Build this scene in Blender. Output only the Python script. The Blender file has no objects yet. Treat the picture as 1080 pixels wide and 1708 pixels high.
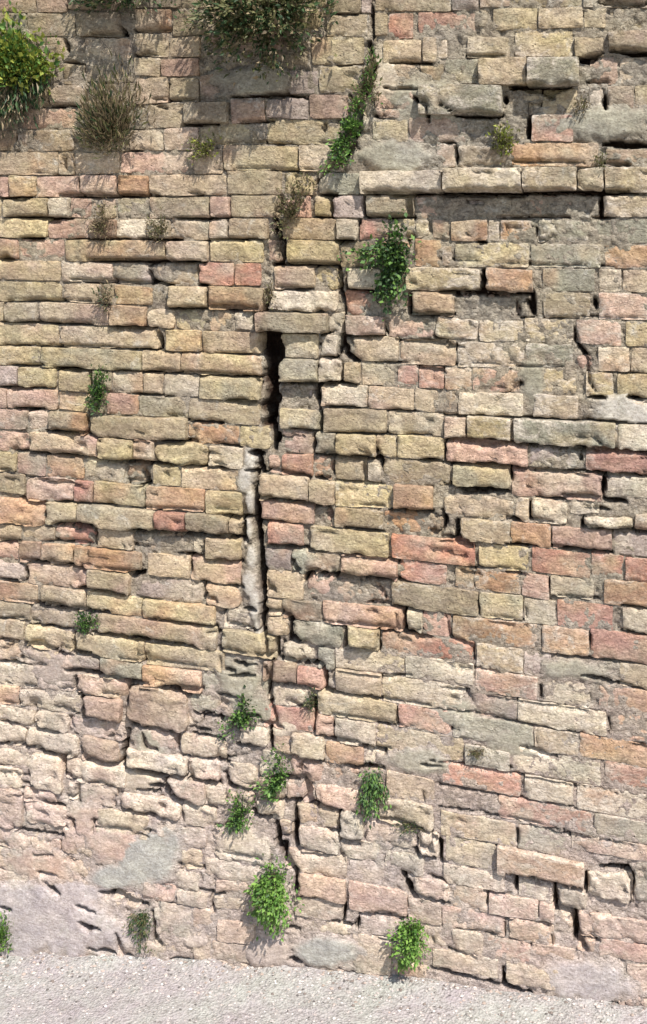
import bpy, math, random
import numpy as np
from mathutils import Vector, Matrix

SEED = 7
rnd = random.Random(SEED)
npr = np.random.RandomState(SEED)
scene = bpy.context.scene

# ------------------------------------------------------------------ camera
W0, H0 = 1080.0, 1708.0
FOC = 2000.0
CAM_H = 1.60
YAW = math.radians(13.0)       # looks a little to the left of the wall's normal
PITCH = math.radians(14.1)     # and down
cam_d = bpy.data.cameras.new('camera')
cam = bpy.data.objects.new('camera', cam_d)
scene.collection.objects.link(cam)
Rm = Matrix.Rotation(YAW, 3, 'Z') @ Matrix.Rotation(math.radians(90) - PITCH, 3, 'X')
# distance so that the wall's foot is found 766 px below the picture centre
_r = Rm @ Vector((0, (854 - 1622) / FOC, -1)).normalized()
CAM_D = CAM_H * _r.y / -_r.z
cam.location = (0.62, -CAM_D, CAM_H)
cam.rotation_euler = Rm.to_euler()
cam_d.sensor_fit = 'VERTICAL'; cam_d.sensor_height = 24; cam_d.lens = 24 * FOC / H0
cam_d.clip_start = 0.05; cam_d.clip_end = 500
scene.camera = cam
CAMP = np.array(cam.location); RN = np.array(Rm)

# ------------------------------------------------------------------ light
SUN_EL, SUN_AZ = math.radians(54), math.radians(38)     # azimuth measured to the right of the wall normal
w = bpy.data.worlds.new('World'); scene.world = w; w.use_nodes = True
nt = w.node_tree; bg = nt.nodes['Background']
sky = nt.nodes.new('ShaderNodeTexSky'); sky.sky_type = 'NISHITA'; sky.sun_disc = False
sdir = Vector((math.sin(SUN_AZ) * math.cos(SUN_EL), -math.cos(SUN_AZ) * math.cos(SUN_EL), math.sin(SUN_EL)))
sky.sun_elevation = SUN_EL
sky.sun_rotation = math.atan2(sdir.x, sdir.y)
nt.links.new(sky.outputs[0], bg.inputs[0]); bg.inputs[1].default_value = 0.115
sl = bpy.data.lights.new('sun', 'SUN'); sl.energy = 4.7; sl.angle = math.radians(0.6); sl.color = (1, 0.975, 0.93)
so = bpy.data.objects.new('sun', sl); scene.collection.objects.link(so)
so.rotation_euler = (-sdir).to_track_quat('-Z', 'Y').to_euler(); so.location = (3, -4, 5)
vs = scene.view_settings
vs.view_transform = 'Standard'; vs.look = 'None'; vs.gamma = 1; vs.use_curve_mapping = False
vs.exposure = 0.75

# ------------------------------------------------------------------ helpers
def on_wall(px, py, out=0.0):
    """image pixels cast through the camera onto the wall face -> metres; 'out' = metres proud of the wall plane y=0"""
    px = np.asarray(px, float); py = np.asarray(py, float)
    d = np.stack([(px - W0 / 2) / FOC, (H0 / 2 - py) / FOC, -np.ones_like(px)], -1) @ RN.T
    t = -CAMP[1] / d[..., 1]
    p = CAMP + d * t[..., None]
    p[..., 1] = -np.asarray(out)
    return p

def tag(o, label=None, cat=None, group=None, kind=None):
    if label: o['label'] = label
    if cat: o['category'] = cat
    if group: o['group'] = group
    if kind: o['kind'] = kind
    return o

def make_mesh(name, V, F, mat=None, cols=None, smear=None, smooth=True):
    me = bpy.data.meshes.new(name)
    V = np.asarray(V, np.float32); F = np.asarray(F, np.int32)
    k = F.shape[1]
    me.vertices.add(len(V)); me.vertices.foreach_set('co', V.ravel())
    me.loops.add(F.size); me.loops.foreach_set('vertex_index', F.ravel())
    me.polygons.add(len(F))
    me.polygons.foreach_set('loop_start', np.arange(0, F.size, k, dtype=np.int32))
    me.polygons.foreach_set('loop_total', np.full(len(F), k, np.int32))
    me.polygons.foreach_set('use_smooth', np.full(len(F), smooth))
    me.update(calc_edges=True)
    if cols is not None:
        a = me.attributes.new('tint', 'FLOAT_COLOR', 'POINT')
        c = np.ones((len(V), 4), np.float32); c[:, :3] = cols
        a.data.foreach_set('color', c.ravel())
    if smear is not None:
        a = me.attributes.new('smear', 'FLOAT', 'POINT')
        a.data.foreach_set('value', np.asarray(smear, np.float32))
    if mat: me.materials.append(mat)
    return me

def link(name, me, parent=None):
    o = bpy.data.objects.new(name, me); scene.collection.objects.link(o)
    if parent: o.parent = parent
    return o

def empty(name, loc=(0, 0, 0)):
    o = bpy.data.objects.new(name, None); scene.collection.objects.link(o)
    o.location = loc; o.empty_display_size = 0.05
    return o

def lin(c):
    c = np.asarray(c, float) / 255.0
    return np.where(c <= 0.04045, c / 12.92, ((c + 0.055) / 1.055) ** 2.4)

# value noise sampled on image coordinates
_NT = npr.rand(256, 256)
def vnoise(x, y, s, off=0.0):
    x = np.asarray(x, float) / s + off * 17.13 + 500; y = np.asarray(y, float) / s + off * 9.71 + 500
    xi = np.floor(x).astype(int); yi = np.floor(y).astype(int); fx = x - xi; fy = y - yi
    fx = fx * fx * (3 - 2 * fx); fy = fy * fy * (3 - 2 * fy)
    g = lambda a, b: _NT[a % 256, b % 256]
    return (g(xi, yi) * (1 - fx) * (1 - fy) + g(xi + 1, yi) * fx * (1 - fy) + g(xi, yi + 1) * (1 - fx) * fy + g(xi + 1, yi + 1) * fx * fy) * 2 - 1
def fbm(x, y, s, o=0.0, n=3):
    r = 0; a = 1.0; t = 0
    for i in range(n):
        r = r + a * vnoise(x, y, s / 2 ** i, o + i * 3.3); t += a; a *= 0.55
    return r / t

SY = [-400, 330, 450, 560, 660, 750, 850, 950, 1050, 1150, 1250, 1350, 1450, 1550, 1640, 1800]
SV = [0, 0, .015, .03, .045, .065, .085, .105, .125, .148, .172, .182, .182, .17, .14, .13]
def slope(x, y):
    s = float(np.interp(y, SY, SV))
    if y > 1430 and x < 500: s -= 0.07 * min(1, (y - 1430) / 100) * min(1, (500 - x) / 250)
    return s
GX = [-600, 0, 330, 600, 720, 880, 1040, 1080, 1700]
GY = [1560, 1592, 1606, 1630, 1642, 1662, 1680, 1685, 1765]
def ground_y(x): return np.interp(x, GX, GY)

# ------------------------------------------------------------------ wall layout traced in image pixels
# x0 x1 top bottom tint [depth mm]   (tints: y buff, b beige, g olive grey, n grey green, p pink, r red, o orange, w pale, k brown, l lilac grey; S = field stone)
BR = """
0 60 -8 20 p;62 112 -5 20 p;115 200 -12 16 g;205 300 -10 12 g;303 360 -10 14 g
46 125 24 57 b;128 200 20 54 g;226 285 15 48 o;288 345 18 56 g;0 44 20 60 g
60 108 66 96 b;142 218 70 100 wS;225 280 60 92 b;282 332 64 94 b;0 56 66 96 g
106 140 106 140 g;142 220 104 136 g;223 265 98 125 b;268 330 98 126 p;0 70 105 140 g
225 278 130 165 b;282 330 130 164 g;333 380 130 165 g;85 140 143 176 b;0 80 145 178 b;145 222 140 176 g
35 125 183 214 p;128 240 182 214 g;245 304 180 214 g;308 380 172 203 g 8;0 30 183 214 g
30 122 217 250 b;125 212 218 250 g;215 270 218 246 b;272 330 217 251 w;332 362 206 240 g;0 28 217 250 g
0 95 256 290 b;125 198 256 290 b;200 320 256 287 p;322 378 256 290 b;98 122 256 290 b
0 14 294 325 p;16 60 294 326 y;62 130 296 325 p;135 192 296 326 p;197 246 292 325 o;248 376 292 325 b 5
8 80 333 362 g 5;82 114 333 362 w;116 150 333 362 p;153 190 334 362 g;195 243 333 362 n;250 348 331 362 g;350 382 328 360 p
0 78 366 396 y 4;80 146 368 398 p -3;150 193 368 398 k;195 243 368 397 w;246 283 368 398 g;285 347 366 399 b
0 30 400 431 p;32 106 402 431 p;110 275 401 432 y 5;278 346 403 433 b 4;350 438 402 436 y 3
0 100 436 467 b;102 186 439 470 w;190 246 442 474 l;260 329 442 474 g;332 372 440 475 r
0 101 470 500 y;105 163 474 504 b;168 188 476 506 g;190 252 478 508 o;282 343 480 513 b 6;347 440 480 512 g 7
0 5 506 533 b;8 60 507 535 w;66 180 508 539 b;184 242 511 543 o 6;246 290 515 545 bS;292 345 520 552 yS;348 388 522 550 yS;390 425 524 550 wS
0 95 543 575 y;100 262 545 581 b;275 335 556 585 y;337 434 556 591 b
0 66 579 608 y;68 234 584 616 y;236 300 588 620 b;302 434 591 627 y
0 28 612 642 l;30 92 613 644 y;98 148 622 653 g 7;150 184 618 650 g;187 236 622 656 w;239 270 624 658 b;273 330 627 661 w;333 434 630 667 y 4
0 10 650 680 p;12 94 650 682 p;98 146 655 685 y;150 176 654 690 g;178 229 658 690 p;232 312 662 695 g;315 372 666 702 g;374 432 672 705 p
0 45 684 714 p;47 80 686 715 pS;85 145 687 718 o 7;155 311 697 733 g 8;315 350 706 736 oS;352 398 708 740 oS;400 450 716 750 yS 4
0 50 718 750 pS;52 164 722 756 p 5;168 223 733 767 y 6;226 258 738 768 w 4;260 346 738 773 yS 4;349 404 748 782 w
0 27 756 783 y;29 76 758 794 p;79 140 763 796 o;142 208 766 800 wS;211 250 772 806 kS -6;256 301 783 809 y;303 400 780 813 b
0 42 788 818 g;46 124 800 834 pS;126 156 805 836 r;158 242 808 841 y;245 342 815 849 o;344 403 822 850 y
0 76 834 882 oS 8;79 131 838 869 y;133 260 843 880 g 8;262 311 856 887 r 6;312 406 864 896 g 8
0 36 886 900 b;38 92 870 900 b;94 158 878 908 rS;162 222 882 915 b;225 322 890 924 bS -4;324 342 898 924 w;345 402 900 932 b 3
0 33 904 932 pS;35 71 903 937 k 5;73 124 908 941 o 6;128 236 914 951 o 5;248 316 924 962 b;320 400 936 976 p
0 42 936 964 lS;45 146 945 981 p;150 218 950 987 g 6;226 340 960 1002 lS;344 400 980 1014 wS
0 62 968 1005 o;70 144 983 1018 b 5;146 238 988 1024 y;241 360 1004 1042 y 4
0 50 1006 1030 g;52 130 1014 1046 gS;165 352 1030 1072 y 7;375 432 1020 1052 wS
0 40 1034 1064 g;42 122 1048 1084 yS 4;128 240 1060 1097 y 6;243 362 1078 1116 y 4;364 460 1052 1090 y 8
0 34 1070 1103 pS;36 98 1088 1112 lS;100 165 1094 1124 lS;170 238 1098 1132 n 3;240 336 1116 1150 o 6;338 366 1120 1150 n
0 60 1106 1142 wS;63 124 1114 1152 lS;128 212 1128 1162 pS;370 432 1094 1128 n
0 30 1144 1174 o;32 132 1154 1190 wS;143 203 1164 1198 k 9;215 314 1156 1216 kS 6;318 366 1160 1190 nS;366 445 1130 1164 nS
0 58 1178 1206 wS;62 113 1186 1220 wS 4;116 210 1202 1226 lS;238 294 1222 1252 pS 5;303 366 1222 1262 yS
0 44 1210 1240 wS;46 130 1220 1260 wS;138 198 1230 1274 kS 3;213 312 1254 1290 wS 5;314 366 1266 1298 pS 5
0 48 1246 1278 wS;50 105 1260 1320 wS 6;109 212 1270 1310 wS 5;222 276 1290 1322 wS;282 342 1302 1340 pS 9;344 400 1310 1342 wS
0 36 1280 1312 wS;38 92 1322 1336 pS;114 196 1306 1342 wS;205 300 1322 1358 wS 4;306 360 1346 1382 wS 3
0 40 1318 1378 pS 4;43 112 1340 1386 pS 4;120 158 1344 1378 wS;162 248 1356 1392 yS 4;252 302 1366 1398 lS
0 50 1384 1412 pS;52 100 1396 1426 pS;104 196 1388 1426 pS;304 358 1416 1450 yS;302 362 1384 1412 lS
0 22 1416 1448 yS;24 68 1420 1452 pS;72 150 1430 1456 pS;0 60 1456 1482 wS;64 160 1460 1484 lS
240 292 1470 1500 rS;296 352 1482 1514 bS;258 320 1504 1562 nS;323 362 1512 1548 oS;134 166 1516 1546 nS;142 192 1552 1586 wS 4;196 214 1552 1592 lS;320 362 1560 1602 kS
548 600 -8 20 g;602 618 -5 20 l;626 752 -10 17 g;754 798 -12 12 l;800 850 -12 8 p
545 612 23 58 g;626 645 22 58 g;648 712 22 62 r
520 606 66 107 y;640 702 68 102 b;706 750 66 100 b;533 612 110 150 y;645 699 112 146 b;701 740 106 140 g
400 478 118 156 n;480 530 118 154 l;385 441 168 200 p 4;443 514 165 196 l 4;516 580 155 197 p 4;626 712 152 197 pS 4
364 441 205 239 g;445 566 201 238 y;622 680 203 236 y;682 720 200 240 p;366 496 242 279 y 4;499 572 242 280 b 4;598 718 240 283 nS
378 468 284 322 g 3;532 600 290 320 n;603 738 286 317 w 11;385 464 328 361 g;525 550 332 361 y;555 606 325 366 l;612 690 328 359 g 6;694 722 330 364 p
350 378 368 398 w;382 446 365 397 b 4;470 560 366 399 b;562 596 366 398 w;600 646 368 400 r;692 750 402 446 o;650 690 366 398 g
448 468 402 436 p;480 564 402 438 y 6;568 624 404 444 g;362 372 440 475 r;375 434 440 476 b;458 524 448 480 b 4;527 566 446 484 yS;582 636 450 481 w 4;640 676 450 484 g;678 800 450 483 y 5
450 562 486 518 wS 5;575 618 488 526 rS;622 682 488 524 r -8;686 757 488 524 n 7
430 546 524 554 g 16;548 572 522 556 w;577 640 529 558 p 5;648 716 530 562 pS;718 796 532 566 yS
470 530 558 597 y 4;534 562 562 594 wS;590 664 562 602 b;668 760 568 604 b
468 530 600 636 y 7;533 568 602 638 wS 6;574 600 606 640 b;603 658 606 642 b;663 696 612 646 r;699 740 614 648 r
470 524 646 680 l -7;536 612 642 677 w 4;615 690 650 684 b;692 728 650 684 b;468 534 684 716 y;540 644 681 720 g 3;648 740 694 724 g
470 522 720 756 p;528 560 724 757 g 4;562 626 726 760 y 6;628 660 726 760 y;663 740 730 765 y 3
450 468 760 790 p;470 522 758 792 r;525 556 764 796 p;560 612 766 800 g;614 634 772 800 w;640 750 770 804 g
434 516 794 830 b 6;518 558 806 842 b 5;560 655 812 847 y;658 722 812 848 k 8;432 524 840 870 p;537 556 848 878 p;560 638 848 881 g;641 740 860 888 oS
360 402 868 893 g 5;449 506 874 906 r 5;520 648 884 922 y 5;654 792 896 938 r 4
440 486 920 950 l -4;490 568 916 952 nS;571 662 930 962 p 7;668 744 938 970 r;445 506 956 1004 b;512 560 966 1004 pS;562 650 968 1006 p;654 798 974 1018 g 4
445 470 1000 1026 b;472 536 1002 1036 k 4;540 672 1006 1046 p 5;680 704 1020 1056 y;706 752 1024 1062 r
436 480 1026 1060 bS 3;490 572 1040 1094 nS 5;580 632 1046 1078 y 9;638 790 1056 1098 r
472 524 1068 1104 wS 4;532 558 1080 1120 n;560 674 1082 1122 w;677 790 1098 1136 w
440 495 1106 1138 k 5;498 542 1116 1148 r 6;560 636 1120 1154 b;638 776 1134 1174 w
448 516 1142 1176 wS;530 662 1162 1204 y 4;666 752 1184 1222 r
440 522 1182 1220 r;525 556 1190 1224 r;560 626 1204 1240 w 4;629 774 1214 1258 y
402 446 1212 1246 wS 3;453 486 1218 1250 bS;488 541 1226 1262 wS 6;545 606 1242 1276 o;610 640 1252 1276 wS;650 744 1256 1290 n
360 378 1240 1272 pS;380 432 1272 1316 lS;435 470 1260 1294 nS;484 540 1272 1304 pS;543 602 1278 1308 pS;646 708 1294 1328 b;711 724 1306 1336 p
360 394 1316 1346 wS;430 474 1300 1330 nS 5;428 472 1334 1364 wS 5;478 526 1308 1340 pS;528 600 1312 1346 pS
494 528 1346 1378 yS;530 564 1350 1380 yS 3;567 606 1354 1400 nS 9;632 722 1340 1378 yS 6;612 694 1376 1404 wS;698 732 1388 1436 wS 5
372 450 1392 1438 wS;498 564 1382 1418 wS 4;568 632 1404 1436 b;362 440 1440 1468 wS;476 578 1422 1460 b;584 640 1438 1470 l;642 706 1420 1456 wS
360 412 1470 1500 pS;496 576 1462 1498 o 4;583 692 1480 1526 r 3;690 750 1456 1502 pS 4;360 408 1504 1532 pS;492 570 1502 1536 g
600 664 1532 1560 l;360 424 1536 1572 o;588 652 1564 1618 b;506 586 1562 1608 lS;432 488 1568 1608 l;520 584 1540 1560 yS;362 424 1576 1604 o;668 722 1500 1530 p;716 752 1508 1550 b
822 896 15 43 y;899 972 10 42 b;722 792 25 55 r;975 1010 14 46 g;1018 1110 20 50 g -8
722 746 64 98 b;780 850 62 92 w 3;860 955 60 90 y;960 1006 64 94 g;1016 1100 50 80 g 8
800 878 100 138 b 14;881 966 98 139 n 22;984 1030 102 136 p;1034 1110 100 136 b -5;744 796 102 138 n
722 838 142 188 n 18;850 902 150 188 w;906 966 152 188 y;984 1006 150 186 w;1014 1056 146 184 b;1060 1110 146 184 y
726 776 194 236 r;780 830 196 240 yS -4;832 876 196 244 yS -4;888 956 192 229 r 3
854 998 235 269 o 4;1012 1110 250 277 p -4;720 760 240 281 p;764 850 250 278 gS
742 870 280 315 w 19;873 962 282 317 b 19;965 1006 284 312 gS 12;1010 1110 280 314 y 10
720 880 330 365 l -9;884 1000 328 363 p -9;1008 1110 328 359 b 5
722 748 366 398 p;752 812 368 399 o;816 832 368 400 w;836 888 368 408 o;898 984 368 402 nS;988 1110 366 402 n
722 752 412 441 o;760 882 406 442 y;886 1002 408 446 n;1010 1110 412 444 o
812 888 451 484 o 5;906 992 450 484 n;1000 1036 450 484 w;1040 1110 450 482 b
762 872 494 530 pS -6;908 984 490 528 g;1000 1110 498 530 p
800 872 536 568 y;876 956 536 570 y;962 1036 536 572 p;1044 1110 540 576 y
764 874 574 609 b;878 956 574 609 n;998 1050 582 616 w;1054 1110 584 618 b
742 786 618 650 o;789 868 618 652 p;880 962 618 656 y;978 1022 624 660 y;1030 1110 628 660 y 5
742 762 654 690 b;765 872 656 692 w;890 964 660 696 b;982 1020 668 698 y;1026 1110 672 704 wS 3
742 776 700 728 w;780 852 698 732 y 4;858 1026 704 744 n 6;1032 1110 712 748 w 6
745 880 740 774 p;884 972 748 784 lS -4;978 1110 756 790 r
756 850 778 813 y 6;854 1004 786 828 p 3;1014 1110 794 832 w
742 856 828 866 bS;860 882 832 866 b;888 946 834 870 wS 5;950 1000 842 876 wS;976 1056 860 884 wS 6;1060 1110 858 884 k 5
770 850 870 906 b 5;853 918 872 908 o;922 1020 884 920 p;1024 1110 890 922 l
800 882 914 952 y;888 984 920 958 r;987 1040 926 964 r;1044 1110 934 970 r
760 790 950 984 n;793 868 952 988 o;872 916 960 996 p;919 990 964 996 w;1008 1110 972 1012 o 4
800 872 990 1032 y;875 926 1002 1036 w;930 1022 1008 1048 r;1040 1110 1022 1056 w
756 896 1034 1080 o;905 982 1054 1090 o;986 1110 1060 1104 r
796 872 1078 1118 b;875 920 1090 1128 l;925 1030 1104 1138 nS;1034 1110 1112 1148 g
794 896 1122 1164 p;906 984 1134 1172 w;1000 1110 1156 1194 p
864 1012 1174 1222 w;1024 1110 1198 1236 p;778 862 1160 1196 l;756 888 1204 1240 n;892 964 1220 1258 b;967 1110 1236 1276 o
776 850 1250 1288 n;856 1002 1258 1300 w;1010 1110 1280 1322 r
730 868 1278 1324 r;876 956 1302 1340 w;963 1110 1318 1362 w
726 828 1314 1350 o;832 986 1338 1388 r;992 1072 1366 1406 n;1076 1110 1384 1412 b
736 860 1358 1400 y;864 948 1384 1426 n;954 1110 1404 1444 p
744 826 1402 1442 y;830 974 1428 1474 o 8;740 842 1446 1486 b;866 922 1472 1506 w;982 1056 1456 1502 wS 6;928 980 1486 1520 nS;1060 1110 1440 1516 nS
756 812 1486 1516 o;816 898 1494 1534 r 4;722 842 1518 1556 r;850 924 1540 1582 o 3;900 924 1514 1538 r;966 1110 1522 1576 pS
755 806 1556 1594 b;810 884 1576 1614 r;722 830 1592 1628 b;845 956 1604 1652 b;960 1042 1602 1656 l;1000 1110 1576 1608 r;888 960 1568 1600 p;1046 1110 1614 1670 p
"""
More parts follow.
